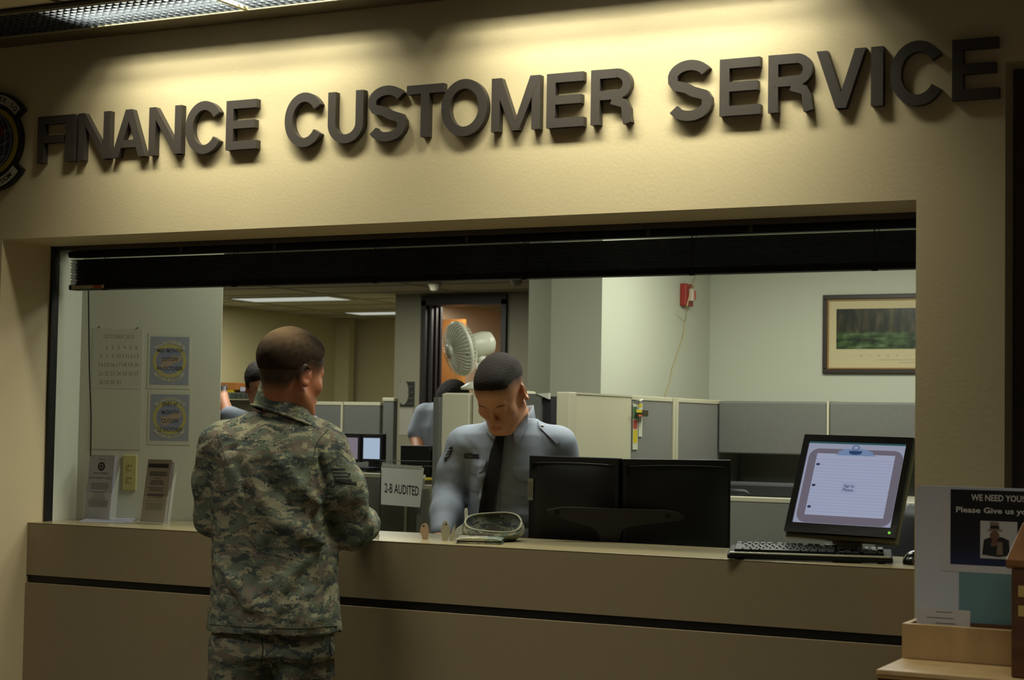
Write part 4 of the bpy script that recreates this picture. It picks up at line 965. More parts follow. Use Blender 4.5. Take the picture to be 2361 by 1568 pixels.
# ------------------------------------------------------------------ cubicles on the right
fab = mat('grey_fabric', (114, 114, 106), 0.95, bump=0.6, bscale=700, var=0.05, vscale=90); beige = mat('beige_laminate', (184, 180, 152), 0.5); trimb = mat('beige_trim', (178, 174, 148), 0.5)
fabd = mat('grey_fabric_dark', (100, 100, 94), 0.95, bump=0.6, bscale=700, var=0.05, vscale=90)
XA, YA, ZP = -2.930, 3.50, 1.580
ya, yb_, yc = 1.79, 2.431, 2.912
g = thing('beige_side_panel', 'beige flat cubicle end panel with a narrow front post, behind the airman shoulder', 'partition', (XA, (ya+yb_)/2, 0))
part('panel_face', MB().box((XA-0.05, ya+0.07, 0.02), (XA, yb_-0.002, ZP-0.008)), beige, g, bevel=0.003)
part('end_post', MB().box((XA-0.055, ya, 0), (XA+0.004, ya+0.066, ZP)), trimb, g, bevel=0.004)
part('top_rail', MB().box((XA-0.055, ya+0.066, ZP-0.008), (XA+0.003, yb_, ZP)), trimb, g)
def fpanel(name, label, lo, hi, capz=True, m=None):
    c = ((lo[0]+hi[0])/2, (lo[1]+hi[1])/2, 0); g = thing(name, label, 'partition', c, 'fabric cubicle partitions')
    part('fabric_panel', MB().box((lo[0]+.003, lo[1]+.003, 0.03), (hi[0]-.003, hi[1]-.003, hi[2]-0.02)), m or fab, g, bevel=0.004)
    part('top_rail', MB().box((lo[0], lo[1], hi[2]-0.02), (hi[0], hi[1], hi[2])), trimb, g, bevel=0.003)
    part('base_rail', MB().box((lo[0], lo[1], 0.0), (hi[0], hi[1], 0.03)), trimb, g)
    return g
fpanel('partition_panel', 'grey fabric cubicle partition with a calendar strip hanging on it', (XA-0.05, yb_+0.002, 0), (XA, yc-0.002, ZP))
g = thing('partition_post', 'pale double post between two grey fabric cubicle partitions, right of the calendar strips', 'post', (XA, yc+.03, 0))
part('left_rail', MB().box((XA-0.05, yc, 0), (XA+0.004, yc+0.028, ZP)), trimb, g, bevel=0.002); part('right_rail', MB().box((XA-0.05, yc+0.034, 0), (XA+0.004, yc+0.062, ZP)), trimb, g, bevel=0.002)
fpanel('partition_panel', 'grey fabric cubicle partition between the pale double post and the overhead bins', (XA-0.05, yc+0.064, 0), (XA, YA+0.36, ZP))
fpanel('partition_panel', 'long grey fabric cubicle partition behind the overhead bins below the picture', (XA+0.003, YA+0.31, 0), (-1.0, YA+0.36, ZP))
bx = aty(1909, 980, YA)[0]
for i, (xa, xb, lb) in enumerate(((XA+0.004, bx-0.006, 'grey fabric overhead bin left of the pale divider, above the twin monitors'), (bx+0.006, -1.55, 'grey fabric overhead bin right of the pale divider, behind the sign in monitor'))):
    g = thing('overhead_bin', lb, 'overhead bin', ((xa+xb)/2, YA+.15, 1.325), 'overhead bins on the partition')
    part('shell', MB().box((xa, YA+0.02, 1.33), (xb, YA+0.308, ZP-0.003)), fabd, g)
    part('door', MB().box((xa+.002, YA, 1.325), (xb-.002, YA+0.019, ZP-0.006)), fabd, g, bevel=0.006)
single('bin_divider', 'narrow pale upright strip between the two overhead bins', 'divider', MB().box((bx-0.005, YA-0.004, 1.32), (bx+0.005, YA+0.30, ZP)), trimb)
# lower partition with cap in front of them, and the dark things on the desk behind it
yl = 2.35; xa, xb = aty(1640, 1150, yl)[0], -1.05; zc = aty(1750, 1147, yl)[2]
g = fpanel('low_partition', 'low grey fabric partition with a cream cap right of the twin monitors', (xa, yl, 0), (xb, yl+0.05, zc))
def sc_slab(name, label, cat, px0, py0, px1, py1, Y, th, m, bevel=0.004, group=None):
    a, b = aty(px0, py1, Y), aty(px1, py0, Y); return single(name, label, cat, MB().box((a[0], Y, min(a[2], b[2])), (b[0], Y+th, max(a[2], b[2]))), m, bevel=bevel, group=group)
YT = 2.75
dkz = aty(1750, 1147, YT)[2]
g = thing('far_desk', 'desk behind the low partition carrying dark equipment', 'desk', (-2.0, YT+.3, 0))
part('desk_top', MB().box((-2.7, 2.405, dkz-0.035), (-1.05, YA+0.30, dkz-0.005)), MATS['desk_grey'], g)
for x in (-2.68, -1.10): part('leg_panel', MB().box((x, 2.45, 0), (x+0.03, 3.4, dkz-0.036)), MATS['desk_grey'], g)
q = MB(); a, b = aty(1690, 1112, YT), aty(1835, 1117, YT)
q.box((a[0]-.1, YT, dkz-0.004), (b[0], YT+0.16, a[2])); single('black_printer', 'low black machine with glossy top edge between twin monitors and sign in monitor', 'printer', q, plas2, bevel=0.012)
q = MB(); a, b = aty(1700, 1134, YT-.1), aty(1738, 1148, YT-.1); q.tube([a+np.array([-.15, 0, 0]), a, (a+b)/2+EZ*.012, b-EZ*.006], [0.014, 0.013, 0.010, 0.006], 8); single('phone_handset', 'black curved phone handset on the far desk just right of the twin monitors', 'phone', q, plas, smooth=True)
# calendar strips hanging on the partition
def onx(px, py, X): return atx(px, py, X)
def xpatch(name, px0, py0, px1, py1, X, m, par, th=0.001):
    a, b = onx(px0, py1, X), onx(px1, py0, X); return part(name, MB().box((X, a[1], a[2]), (X+th, b[1], b[2])), m, par)
X1 = XA+0.0005
q = onx(1464, 1030, X1); g = thing('strip_calendar', 'narrow hanging strip with green, red and yellow fields on the grey partition', 'notice', q)
sh = xpatch('strip_sheet', 1458, 931, 1471, 1037, X1, paper, g)
for nm, y0, y1, c in (('green_field', 938, 966, (60, 96, 56)), ('red_field', 968, 989, (170, 74, 62)), ('yellow_field', 991, 1022, (190, 172, 34))): xpatch(nm, 1459.5, y0, 1469.5, y1, X1+0.001, mat(nm, c, 0.6), g, 0.0004)
q = onx(1476, 1000, X1); g = thing('hanging_tag', 'white hanging card with yellow top and a black yellow block, right of the colour strip', 'notice', q)
xpatch('card', 1471.5, 930, 1481, 1007, X1, paper, g); xpatch('yellow_head', 1472, 931, 1480, 939, X1+.001, MATS['yellow_field'], g, .0004)
part('striped_block', MB().box((X1+.001, onx(1465, 960, X1)[1], onx(1465, 960, X1)[2]), (X1+.03, onx(1480, 946, X1)[1], onx(1480, 946, X1)[2])), mat('block_dark', (50, 44, 22), 0.6), g); xpatch('yellow_stripe', 1467, 945, 1480, 951, X1+.031, MATS['yellow_field'], g, .0004); xpatch('orange_stripe', 1472, 956, 1480, 960, X1+.031, mat('orange_mark', (180, 90, 40), .6), g, .0004)
part('white_hook', MB().tube([onx(1465, 921, X1)+EX*.01, onx(1470, 925, X1)+EX*.01, onx(1476, 921, X1)+EX*.01], 0.005, 6), mat('hook_white', (190, 190, 176), .5), g)
# fire alarm and its wire on the pillar wall
g = thing('fire_alarm', 'red fire alarm strobe high on the white pillar wall', 'fire alarm', (XC, 3.8, 2.07))
al = mat('alarm_red', (150, 44, 30), 0.4); a, b = onx(1567, 705, XC), onx(1585, 657, XC)
part('back_box', MB().box((XC, a[1], a[2]), (XC+0.035, b[1], b[2])), al, g, bevel=0.006)
part('strobe_lens', MB().box((XC+0.035, a[1]+0.03, a[2]+0.025), (XC+0.06, b[1]-.03, b[2]-.025)), mat('strobe', (190, 180, 165), 0.3), g, bevel=0.006)
part('horn_rim', MB().box((XC+0.06, a[1]+0.06, a[2]+0.035), (XC+0.066, b[1]-.06, b[2]-.035)), mat('alarm_red_pale', (176, 90, 70), 0.4), g)
W_ = [(1612, 600), (1603, 640), (1594, 665), (1584, 705), (1580, 740), (1575, 775), (1562, 815), (1550, 850), (1545, 880), (1533, 912)]
single('alarm_wire', 'thin tan wire hanging down the white pillar wall past the red alarm', 'wire', MB().tube([onx(x, y, XC+0.085 if 640 < y < 706 else XC+0.006) for x, y in W_], 0.0022, 6), mat('wire_tan', (176, 160, 110), 0.5))
# framed picture
YP = YB-0.001; a = aty(1898, 862, YP); b = aty(1898, 681, YP); xr = -1.60; z0, z1 = (aty(1898, 861.5, YP)[2]+aty(2110, 862, YP)[2])/2, (b[2]+aty(2110, 677, YP)[2])/2; x0 = a[0]
g = thing('framed_picture', 'dark framed forest print with cream mat and spaced lettering on the white wall', 'picture', ((x0+xr)/2, YP, z0))
fw = 0.024; q = MB()
for lo, hi in (((x0, z0), (xr, z0+fw)), ((x0, z1-fw), (xr, z1)), ((x0, z0+fw), (x0+fw, z1-fw)), ((xr-fw, z0+fw), (xr, z1-fw))): q.box((lo[0], YP-0.02, lo[1]), (hi[0], YP, hi[1]))
part('frame', q, mat('frame_dark_wood', (46, 34, 24), 0.4), g, bevel=0.003)
q = MB(); f2 = fw+0.006
for lo, hi in (((x0+fw, z0+fw), (xr-fw, z0+f2)), ((x0+fw, z1-f2), (xr-fw, z1-fw)), ((x0+fw, z0+f2), (x0+f2, z1-f2)), ((xr-f2, z0+f2), (xr-fw, z1-f2))): q.box((lo[0], YP-0.014, lo[1]), (hi[0], YP-0.004, hi[1]))
part('gold_lip', q, mat('gold_lip', (150, 112, 50), 0.4), g)
part('mat_board', MB().box((x0+f2, YP-0.006, z0+f2), (xr-f2, YP-0.004, z1-f2)), mat('mat_cream', (200, 186, 146), 0.7), g)
pa, pb = aty(1929, 805, YP), aty(1929, 713, YP); px1_ = xr-(pa[0]-x0)
fm = bpy.data.materials.new('forest_print'); fm.use_nodes = True; nt = fm.node_tree; bs = nt.nodes['Principled BSDF']; bs.inputs['Roughness'].default_value = 0.25
tc = nt.nodes.new('ShaderNodeTexCoord'); sp = nt.nodes.new('ShaderNodeSeparateXYZ'); nt.links.new(tc.outputs['Generated'], sp.inputs[0])
mp = nt.nodes.new('ShaderNodeMapping'); mp.inputs['Scale'].default_value = (26, 1, 1.6); n1 = nt.nodes.new('ShaderNodeTexNoise'); n1.inputs['Scale'].default_value = 1.0; n1.inputs['Detail'].default_value = 4
nt.links.new(tc.outputs['Generated'], mp.inputs[0]); nt.links.new(mp.outputs[0], n1.inputs[0]); r1 = ramp(nt, [(0.35, (18, 24, 16)), (0.52, (44, 46, 30)), (0.62, (70, 62, 36)), (0.75, (92, 100, 70))]); nt.links.new(n1.outputs[0], r1.inputs[0])
mp2 = nt.nodes.new('ShaderNodeMapping'); mp2.inputs['Scale'].default_value = (12, 1, 7); n2 = nt.nodes.new('ShaderNodeTexNoise'); n2.inputs['Detail'].default_value = 6; nt.links.new(tc.outputs['Generated'], mp2.inputs[0]); nt.links.new(mp2.outputs[0], n2.inputs[0])
n2.inputs['Scale'].default_value = 1.0
r2 = ramp(nt, [(0.38, (22, 34, 20)), (0.55, (62, 88, 44)), (0.7, (108, 120, 92))]); nt.links.new(n2.outputs[0], r2.inputs[0])
mm = nt.nodes.new('ShaderNodeMapRange'); mm.inputs[1].default_value = 0.46; mm.inputs[2].default_value = 0.34; nt.links.new(sp.outputs[2], mm.inputs[0])
mx = nt.nodes.new('ShaderNodeMix'); mx.data_type = 'RGBA'; nt.links.new(mm.outputs[0], mx.inputs[0]); nt.links.new(r1.outputs[0], mx.inputs[6]); nt.links.new(r2.outputs[0], mx.inputs[7]); nt.links.new(mx.outputs[2], bs.inputs['Base Color'])
part('forest_print', MB().box((pa[0], YP-0.0075, pa[2]), (px1_, YP-0.006, pb[2])), fm, g)
xs = [aty(px, 820, YP)[0] for px in (1965.5, 1986, 2007.5, 2027.5, 2048.5, 2070, 2091)]; dx = (xs[-1]-xs[0])/6
for i, c in enumerate('INTEGRITY'):
    m = MB(); text_mb(m, c, 0.009, (xs[0]+dx*i, YP-0.0063, aty(1990, 822, YP)[2]), EX, EZ, -EY, th=0.0); part('title_letter', m, mat('brown_ink', (92, 78, 54), 0.6), g)
for k, w in enumerate((0.22, 0.12, 0.03)): part('caption_line', MB().box(((x0+xr)/2-w, YP-0.0064, aty(2050, 830+6*k, YP)[2]-.001), ((x0+xr)/2+w, YP-0.006, aty(2050, 830+6*k, YP)[2]+.001)), mat('faint_ink', (150, 138, 108), 0.6), g)
# ------------------------------------------------------------------ middle: cabinets with the fan, bin, sign, machines
D7 = 7.4
def ab(px, py, d=D7): return atd(px, py, d)
YM = ab(1060, 1000)[1]; a, b = aty(1013, 1096, YM), aty(1092, 906, YM); cab = mat('cabinet_cream', (198, 194, 168), 0.42)
for i, (xa, xb, lb, zt) in enumerate(((a[0], aty(1083, 1000, YM)[0], 'cream metal cabinet left of the airman head, below the fan', b[2]), (aty(1086, 1000, YM)[0], aty(1150, 1000, YM)[0], 'cream metal cabinet hidden behind the airman, its rounded left edge showing', b[2]+0.016))):
    g = thing('metal_cabinet', lb, 'cabinet', ((xa+xb)/2, YM+.2, 0.0), 'cream metal cabinets under the fan')
    part('body', MB().box((xa, YM+0.012, 0.02), (xb, YM+0.36, zt)), cab, g, bevel=0.012, seg=3); part('door', MB().box((xa+.004, YM, 1.22 if i == 0 else 0.9), (xb-.004, YM+0.011, zt-0.004)), cab, g, bevel=0.005)
    part('plinth', MB().box((xa+.01, YM+.02, 0), (xb-.01, YM+.34, .02)), plas, g)
single('tall_post_panel', 'narrow grey fabric panel edge just left of the cream cabinet', 'partition', MB().box((aty(999, 950, YM-.03)[0], YM-0.03, 0), (aty(1012, 950, YM-.03)[0]-.002, YM-0.001, aty(1005, 916, YM)[2])), fabd)
# fan
fc = ab(1052, 806, 7.5); fz = cab; g = thing('desk_fan', 'white desk fan with wire cage standing on the cream cabinet', 'fan', ab(1098, 896, 7.5))
fanm = mat('fan_white', (206, 206, 188), 0.35); axis = unit(camvec(-0.86, -0.18, 0.46)); fc = ab(1060, 804, 7.5)
e1 = unit(np.cross(axis, EZ)); e2 = np.cross(e1, axis)
cage = thing('x', 'x', 'x', (0, 0, 0)); bpy.data.objects.remove(cage)
RF = 0.118
q = MB()
q.lathe(fc, axis, [(RF-0.003, -0.008), (RF+0.002, -0.004), (RF+0.002, 0.004), (RF-0.003, 0.008)], 40); part('cage_ring', q, fanm, g, smooth=True)
def cage_half(s):
    q = MB(); n = 40
    for k in range(n):
        t = 2*math.pi*k/n; dirv = math.cos(t)*e1+math.sin(t)*e2
        q.tube([fc+dirv*RF, fc+dirv*RF*0.93+axis*s*0.026, fc+dirv*RF*0.62+axis*s*0.044, fc+dirv*0.028+axis*s*0.050], 0.0013, 4)
    return q
part('front_cage', cage_half(1), fanm, g); part('rear_cage', cage_half(-1), fanm, g)
part('front_badge', MB().lathe(fc, axis, [(0.005, 0.058), (0.028, 0.056), (0.030, 0.046), (0.004, 0.044)], 24), fanm, g, smooth=True)
for k in range(4):
    t0 = 2*math.pi*k/4; rows = []
    for i in range(6):
        r = 0.02+0.080*i/5; rows.append([fc+r*(math.cos(t0+w)*e1+math.sin(t0+w)*e2)+axis*(0.02*math.sin(w*1.3)) for w in np.linspace(-.38, .38, 6)*(0.6+.4*i/5)])
    part('blade', MB().grid(rows), mat('blade_milky', (190, 192, 180), 0.2, alpha=0.75), g, smooth=True, solid=0.001)
part('motor_housing', MB().lathe(fc, -axis, [(0.02, 0.03), (0.040, 0.05), (0.052, 0.075), (0.054, 0.12), (0.048, 0.150), (0.02, 0.168), (0.002, 0.17)], 28), fanm, g, smooth=True)
mc = fc-axis*0.105; bt = np.array(g.location); st_ = np.array([mc[0], mc[1], 0]); bt[2] = b[2]+0.016; bt[0], bt[1] = mc[0]+.0, mc[1]
part('neck_joint', MB().cyl(mc-EZ*0.05, mc-EZ*0.085, 0.022, 18, 0.016), fanm, g, smooth=True)
part('stand_pole', MB().lathe((mc[0], mc[1], bt[2]), EZ, [(0.030, 0.0), (0.021, 0.05), (0.017, mc[2]-0.08-bt[2])], 20), fanm, g, smooth=True)
part('base', MB().lathe((mc[0], mc[1], bt[2]+0.0005), EZ, [(0.085, 0), (0.085, 0.010), (0.055, 0.030), (0.028, 0.040)], 30), fanm, g, smooth=True)
# dark bin right of the airman's ear
YK = YM+0.10; a, b = aty(1214, 1100, YK), aty(1247, 908, YK); c = aty(1266, 905, YK)
g = thing('storage_bin', 'grey and black open overhead bin with pale fin, right of the airman ear', 'overhead bin', ((a[0]+c[0])/2, YK+.2, 0))
part('grey_panel', MB().box((a[0]-.04, YK, 0.0), (b[0], YK+0.05, b[2])), fabd, g); part('dark_opening', MB().box((b[0]+.001, YK+0.02, 1.1), (c[0], YK+.3, b[2]-0.01)), plas2, g)
part('pale_fin', MB().prism([(b[0]-0.02, b[2]), (c[0]+0.0, b[2]+.004), (c[0], b[2]-0.022)], (0, YK-.005, 0), EX, EZ, EY, 0.02), MATS['hook_white'], g)
# left side partition, sign on a wire rack
YS = atd(928, 1100, 7.9)[1]; a, b = aty(760, 1094, YS), aty(992, 1094, YS); zt = aty(870, 1092, YS)[2]
fpanel('sign_partition', 'low grey fabric partition behind the 2-B AUDITED sign', (a[0]-0.6, YS, 0), (b[0]-0.05, YS+0.05, zt))
single('partition_seam', 'thin pale seam strip on the low partition under the 2-B AUDITED sign', 'strip', MB().box((aty(933, 1200, YS)[0], YS-0.006, 0.3), (aty(939, 1200, YS)[0], YS-0.0005, zt-.03)), trimb)
single('front_partition_stub', 'short grey fabric partition end right of the 2-B AUDITED sign', 'partition', MB().box((aty(966, 1180, YS-.1)[0], YS-0.12, 0), (aty(982, 1130, YS-.1)[0], YS-0.07, aty(975, 1127, YS-.1)[2])), fab)
single('binder_edge', 'pale binder or box edge between the sign and the airman sleeve', 'box', MB().box((aty(978, 1180, YS-.05)[0], YS-0.06, 0.6), (aty(999, 1118, YS-.05)[0], YS-0.012, aty(985, 1118, YS-.05)[2])), beige, bevel=.004)
YQ = YS-0.16; g = thing('audited_sign', 'white paper sign reading 2-B AUDITED hanging from a wire rack', 'sign', aty(928, 1170, YQ))
sa, sb = aty(879, 1165, YQ), aty(973, 1078, YQ)
q = MB(); P = [aty(880, 1073, YQ), aty(878, 1163, YQ), aty(968, 1170, YQ), aty(977, 1079, YQ)]; q.add(P+[p+EY*0.002 for p in P], [(0,1,2,3),(7,6,5,4),(0,4,5,1),(1,5,6,2),(2,6,7,3),(3,7,4,0)]); part('paper', q, mat('sign_paper', (232, 232, 226), 0.4), g)
q = MB(); P = [aty(882, 1069, YQ-.003), aty(881, 1076, YQ-.003), aty(972, 1082, YQ-.003), aty(973, 1075, YQ-.003)]; q.add(P+[p+EY*0.003 for p in P], [(0,1,2,3),(7,6,5,4),(0,4,5,1),(1,5,6,2),(2,6,7,3),(3,7,4,0)]); part('hanging_strip', q, MATS['hook_white'], g)
tu = unit(aty(965, 1130, YQ)-aty(887, 1122, YQ)); q = MB(); w0 = np.linalg.norm(aty(965, 1130, YQ)-aty(886, 1124, YQ))
text_mb(q, '2-B AUDITED', 0.043, aty(926, 1139, YQ-.001), tu, EZ, -EY, width=w0, th=0.0, bold=0.012); part('sign_lettering', q, mat('sign_ink', (44, 46, 40), 0.6), g)
g = thing('wire_rack', 'black wire rack holding the 2-B AUDITED sign', 'rack', aty(945, 1072, YQ+.05))
q = MB(); l0, l1 = aty(876, 1062, YQ+.03), aty(1012, 1064, YQ+.03); q.tube([l0, l1], 0.0016, 5); q.tube([l0-EZ*.022, l1-EZ*.022], 0.0016, 5); part('rails', q, blackm, g)
for k in range(12): p = l0+(l1-l0)*k/11; part('upright', MB().tube([p, p-EZ*.022], 0.0012, 4), blackm, g)
for t in (0.02, 0.98): p = l0+(l1-l0)*t; part('stand_leg', MB().tube([p-EZ*.02, (p[0], p[1], zt*0+zt-.3)], 0.002, 5), blackm, g)
dz = zt-0.33
g = thing('machine_table', 'table under the black machines behind the sign rack', 'table', (l0[0]+.3, YQ+.5, 0))
part('table_top', MB().box((l0[0]-.0, YS+.06, 1.165), (aty(1012, 1090, YS+.3)[0], YS+.7, 1.185)), MATS['desk_grey'], g); part('side_board', MB().box((l0[0], YS+.06, 0), (l0[0]+.03, YS+.7, 1.164)), MATS['desk_grey'], g)
YB2 = YS+0.30; a, b = aty(922, 1084, YB2), aty(992, 1028, YB2); g = thing('black_machine', 'square black monitor back left of the cream cabinet, above the sign', 'monitor', ((a[0]+b[0])/2, YB2, 1.185))
part('screen_body', MB().box((a[0], YB2, 1.20), (b[0], YB2+0.05, b[2])), plas, g, bevel=.005); part('foot', MB().box(((a[0]+b[0])/2-.06, YB2-.02, 1.1855), ((a[0]+b[0])/2+.06, YB2+.08, 1.20)), plas, g)
a2 = aty(996, 1084, YB2), aty(1016, 1036, YB2); single('black_box', 'smaller black box between the square black monitor and the cream cabinet', 'box', MB().box((a2[0][0], YB2, 1.1855), (a2[1][0], YB2+.1, a2[1][2])), plas2, bevel=.004)
a = aty(972, 1088, YS+.2); single('yellow_folder', 'bright yellow folder lying flat beside the sign rack', 'folder', MB().box((a[0], YS+.08, 1.1855), (aty(1006, 1088, YS+.2)[0], YS+.26, 1.193)), mat('yellow_paper', (186, 160, 30), 0.5))
# ------------------------------------------------------------------ far left cubicles
YF = 4.05; zt2 = 1.56
xs = [aty(px, 960, YF)[0] for px in (560, 716, 786, 791, 876, 882)]
fpanel('far_partition', 'grey fabric far partition panel just right of the soldier neck', (xs[1]+.002, YF, 0), (xs[2], YF+.05, zt2), m=fabd)
fpanel('far_partition', 'grey fabric far partition panel above the right of two lit screens', (xs[3], YF, 0), (xs[4], YF+.05, zt2), m=fabd)
fpanel('far_partition', 'pale far partition panel mostly hidden behind the soldier head', (xs[0]-.9, YF+.001, 0), (xs[1]-.002, YF+.05, zt2+.005), m=beige)
single('partition_joint', 'pale upright joint between two grey far partition panels', 'post', MB().box((xs[2]+.001, YF-.004, 0), (xs[3]-.001, YF+.05, zt2)), trimb)
YH = 3.75; a, b = aty(880, 1000, YH)[0], aty(907, 1000, YH)[0]; fpanel('side_partition', 'tall narrow grey fabric partition left of the wall poster', (a, YH, 0), (b, YH+.05, aty(890, 917, YH)[2]), m=fabd)
YU = 3.45; zd = aty(840, 1084, YU)[2]
g = thing('far_desk', 'far desk under the two lit screens', 'desk', (-5.2, YU+.2, 0)); part('desk_top', MB().box((aty(650, 1080, YU)[0], YU-.25, zd-.03), (aty(884, 1080, YU)[0], YF-.01, zd)), MATS['desk_grey'], g); part('front_board', MB().box((aty(650, 1080, YU)[0], YU+.35, 0), (aty(884, 1080, YU)[0], YU+.38, zd-.031)), MATS['desk_grey'], g)
for i, (x0_, x1_, y0_, y1_, m, lb) in enumerate(((772, 831, 1000, 1064, emis('screen_mauve', (120, 112, 122), .95), 'dim mauve lit computer screen, left one of two far screens'), (832, 882, 1001, 1064, emis('screen_sky', (160, 178, 198), 1.0), 'bright pale blue computer screen, right one of two far screens'))):
    y_ = YU+0.01*i; a, b = aty(x0_, y1_, y_), aty(x1_, y0_, y_); g = thing('far_monitor', lb, 'monitor', ((a[0]+b[0])/2, y_, zd), 'two lit far screens')
    part('bezel', MB().box((a[0], y_, a[2]), (b[0], y_+.04, b[2])), plas, g); part('screen', MB().box((a[0]+.015, y_-.002, a[2]+.015), (b[0]-.015, y_-.0005, b[2]-.022)), m, g); part('stand', MB().box(((a[0]+b[0])/2-.03, y_+.02, zd), ((a[0]+b[0])/2+.03, y_+.05, a[2])), plas, g)
single('far_keyboard', 'dark keyboard and clutter on the far desk below the bright screen', 'keyboard', MB().box((aty(800, 1078, YU-.1)[0], YU-.18, zd+.0005), (aty(870, 1078, YU-.1)[0], YU-.06, zd+.02)), plas, bevel=.004)
# posters on the grey wall
yw = YD-0.004
def wallsheet(name, label, px0, py0, px1, py1, m): a, b = aty(px0, py1, yw), aty(px1, py0, yw); g = thing(name, label, 'poster', ((a[0]+b[0])/2, yw, a[2])); part('sheet', MB().box((a[0], yw, a[2]), (b[0], yw+.003, b[2])), m, g); return g
g = wallsheet('wall_poster', 'black and white photo poster on the grey wall left of the black door', 922, 880, 956, 938, mat('poster_black', (34, 34, 32), 0.5))
pz = mat('poster_grey', (130, 130, 120), .5)
q = MB(); c = aty(930, 905, yw-.001); q.prism([(.05*math.cos(t)-.0, .10*math.sin(t)) for t in np.linspace(0, 6.28, 17)[:-1]], c, EX, EZ, -EY, .001); part('pale_figure', q, pz, g)
for y in (890, 903, 917, 929):
    a, b = aty(940, y+3, yw-.001), aty(953, y, yw-.001); part('text_block', MB().box((a[0], yw-.002, a[2]), (b[0], yw-.001, b[2])), mat('poster_dim', (66, 66, 62), .5), g)
g = wallsheet('wall_notice', 'plain grey white notice on the grey wall under the black poster', 920, 943, 952, 1003, mat('notice_pale', (150, 150, 140), .6))
# shelf things at far left
YJ = 3.9
for nm, lb, ct_, px0, py0, px1, py1, m, th in (('document_tray', 'orange brown document tray on the far partition beside the white wall edge', 'tray', 508, 882, 549, 899, mat('tray_orange', (170, 110, 52), .5), .25),
    ('paper_stack', 'lilac paper stack right of the orange tray', 'paper stack', 553, 893, 590, 903, lil, .22)):
    a, b = aty(px0, py1, YJ), aty(px1, py0, YJ); single(nm, lb, ct_, MB().box((a[0], YJ, a[2]), (b[0], YJ+th, b[2])), m, bevel=.003)
a, b = aty(508, 905, YJ), aty(538, 899, YJ); single('yellow_tray', 'yellow tray directly under the orange brown document tray', 'tray', MB().box((a[0]-.1, YJ, a[2]), (b[0], YJ+.25, b[2])), mat('tray_yellow', (190, 160, 30), .5))
a, b = aty(500, 919, YJ), aty(592, 905, YJ); g = thing('wall_shelf', 'grey shelf bin under the trays and papers', 'shelf', ((a[0]+b[0])/2, YJ, a[2])); part('body', MB().box((a[0]-.3, YJ-.005, a[2]), (b[0]+.03, YF-.002, b[2]-.0015)), mat('shelf_grey', (104, 108, 100), .6), g)
for k in range(4): c = aty(538+12*k, 915, YJ-.006); part('label_mark', MB().box((c[0]-.02, YJ-.007, c[2]-.012), (c[0]+.02, YJ-.005, c[2]+.02)), mat('mark_dark', (66, 72, 62), .6), g)
# ------------------------------------------------------------------ stand at the lower right: white board, poster, wood rack, suggestion box
YW2 = -0.44; wood = mat('maple_laminate', (180, 152, 106), 0.42, var=0.10, vscale=3.0, stretch=(9, 9, 0.9)); woodd = mat('edge_oak', (100, 70, 42), 0.45, var=0.12, vscale=4, stretch=(1, 8, 8))
a = aty(2112, 1115, YW2); zt = aty(2236, 1123, YW2)[2]
g = thing('white_board', 'white display board standing at the right end of the counter', 'board', (a[0]+.3, YW2, 0.9))
q = MB(); r = 0.012; P = [(a[0]+r*(1-math.cos(t)), zt-r*(1-math.sin(t))) for t in np.linspace(0, math.pi/2, 6)]; P = [(a[0], 0.85)]+P+[(a[0]+.62, zt), (a[0]+.62, 0.85)]
part('panel', q.prism([(p[0], p[1]) for p in P], (0, YW2+.006, 0), EX, EZ, -EY, 0.006), mat('board_white', (212, 218, 226), 0.35), g)
yv = YW2-0.0005
def bsheet(name, label, px0, py0, x1, py1, m, y=yv, cat='poster'):
    a, b = aty(px0, py1, y), aty(px0, py0, y); g = thing(name, label, cat, (a[0]+.1, y, a[2])); part('sheet', MB().box((a[0], y-.001, a[2]), (x1, y, b[2])), m, g); return g, a[0], a[2], b[2]
g, x0, z0, z1 = bsheet('feedback_poster', 'dark blue poster reading WE NEED YOU on the white board', 2171, 1145, a[0]+.44, 1316, mat('poster_margin', (214, 214, 216), .35))
fx0 = aty(2192, 1200, yv)[0]; fz0, fz1 = aty(2192, 1300, yv)[2], aty(2192, 1128, yv)[2]
nv = bpy.data.materials.new('navy_gradient'); nv.use_nodes = True; nt = nv.node_tree; tc = nt.nodes.new('ShaderNodeTexCoord'); sp = nt.nodes.new('ShaderNodeSeparateXYZ'); rr_ = ramp(nt, [(0, (42, 50, 92)), (0.22, (34, 36, 52)), (0.5, (26, 26, 30)), (1, (24, 24, 26))]); nt.links.new(tc.outputs['Generated'], sp.inputs[0]); nt.links.new(sp.outputs[2], rr_.inputs[0]); nt.links.new(rr_.outputs[0], nt.nodes['Principled BSDF'].inputs['Base Color']); nt.nodes['Principled BSDF'].inputs['Roughness'].default_value = .4
part('dark_field', MB().box((fx0, yv-.002, fz0), (fx0+.375, yv-.001, fz1)), nv, g)
wt = mat('poster_lettering', (222, 220, 214), .5)
def pl(s, px, py, h, wpx, nm): m = MB(); q = aty(px, py, yv-.0023); text_mb(m, s, h, q, EX, EZ, -EY, width=aty(px+wpx, py, yv)[0]-q[0], align='LEFT', th=0, bold=.02); part(nm, m, wt, g)
pl('WE NEED YOU!!', 2239, 1153.5, 0.0145, 126, 'headline'); pl('Please Give us your Feedback', 2204.5, 1180.5, 0.0130, 284, 'second_line')
a1, a2 = aty(2260, 1287, yv-.0022), aty(2260, 1200.5, yv-.0022); W3 = aty(2346, 1240, yv)[0]-a1[0]
pc = part('picture_card', MB().box((a1[0], yv-.0026, a1[2]), (a1[0]+W3, yv-.002, a2[2])), mat('card_pale', (200, 202, 200), .5), g)
H3 = a2[2]-a1[2]
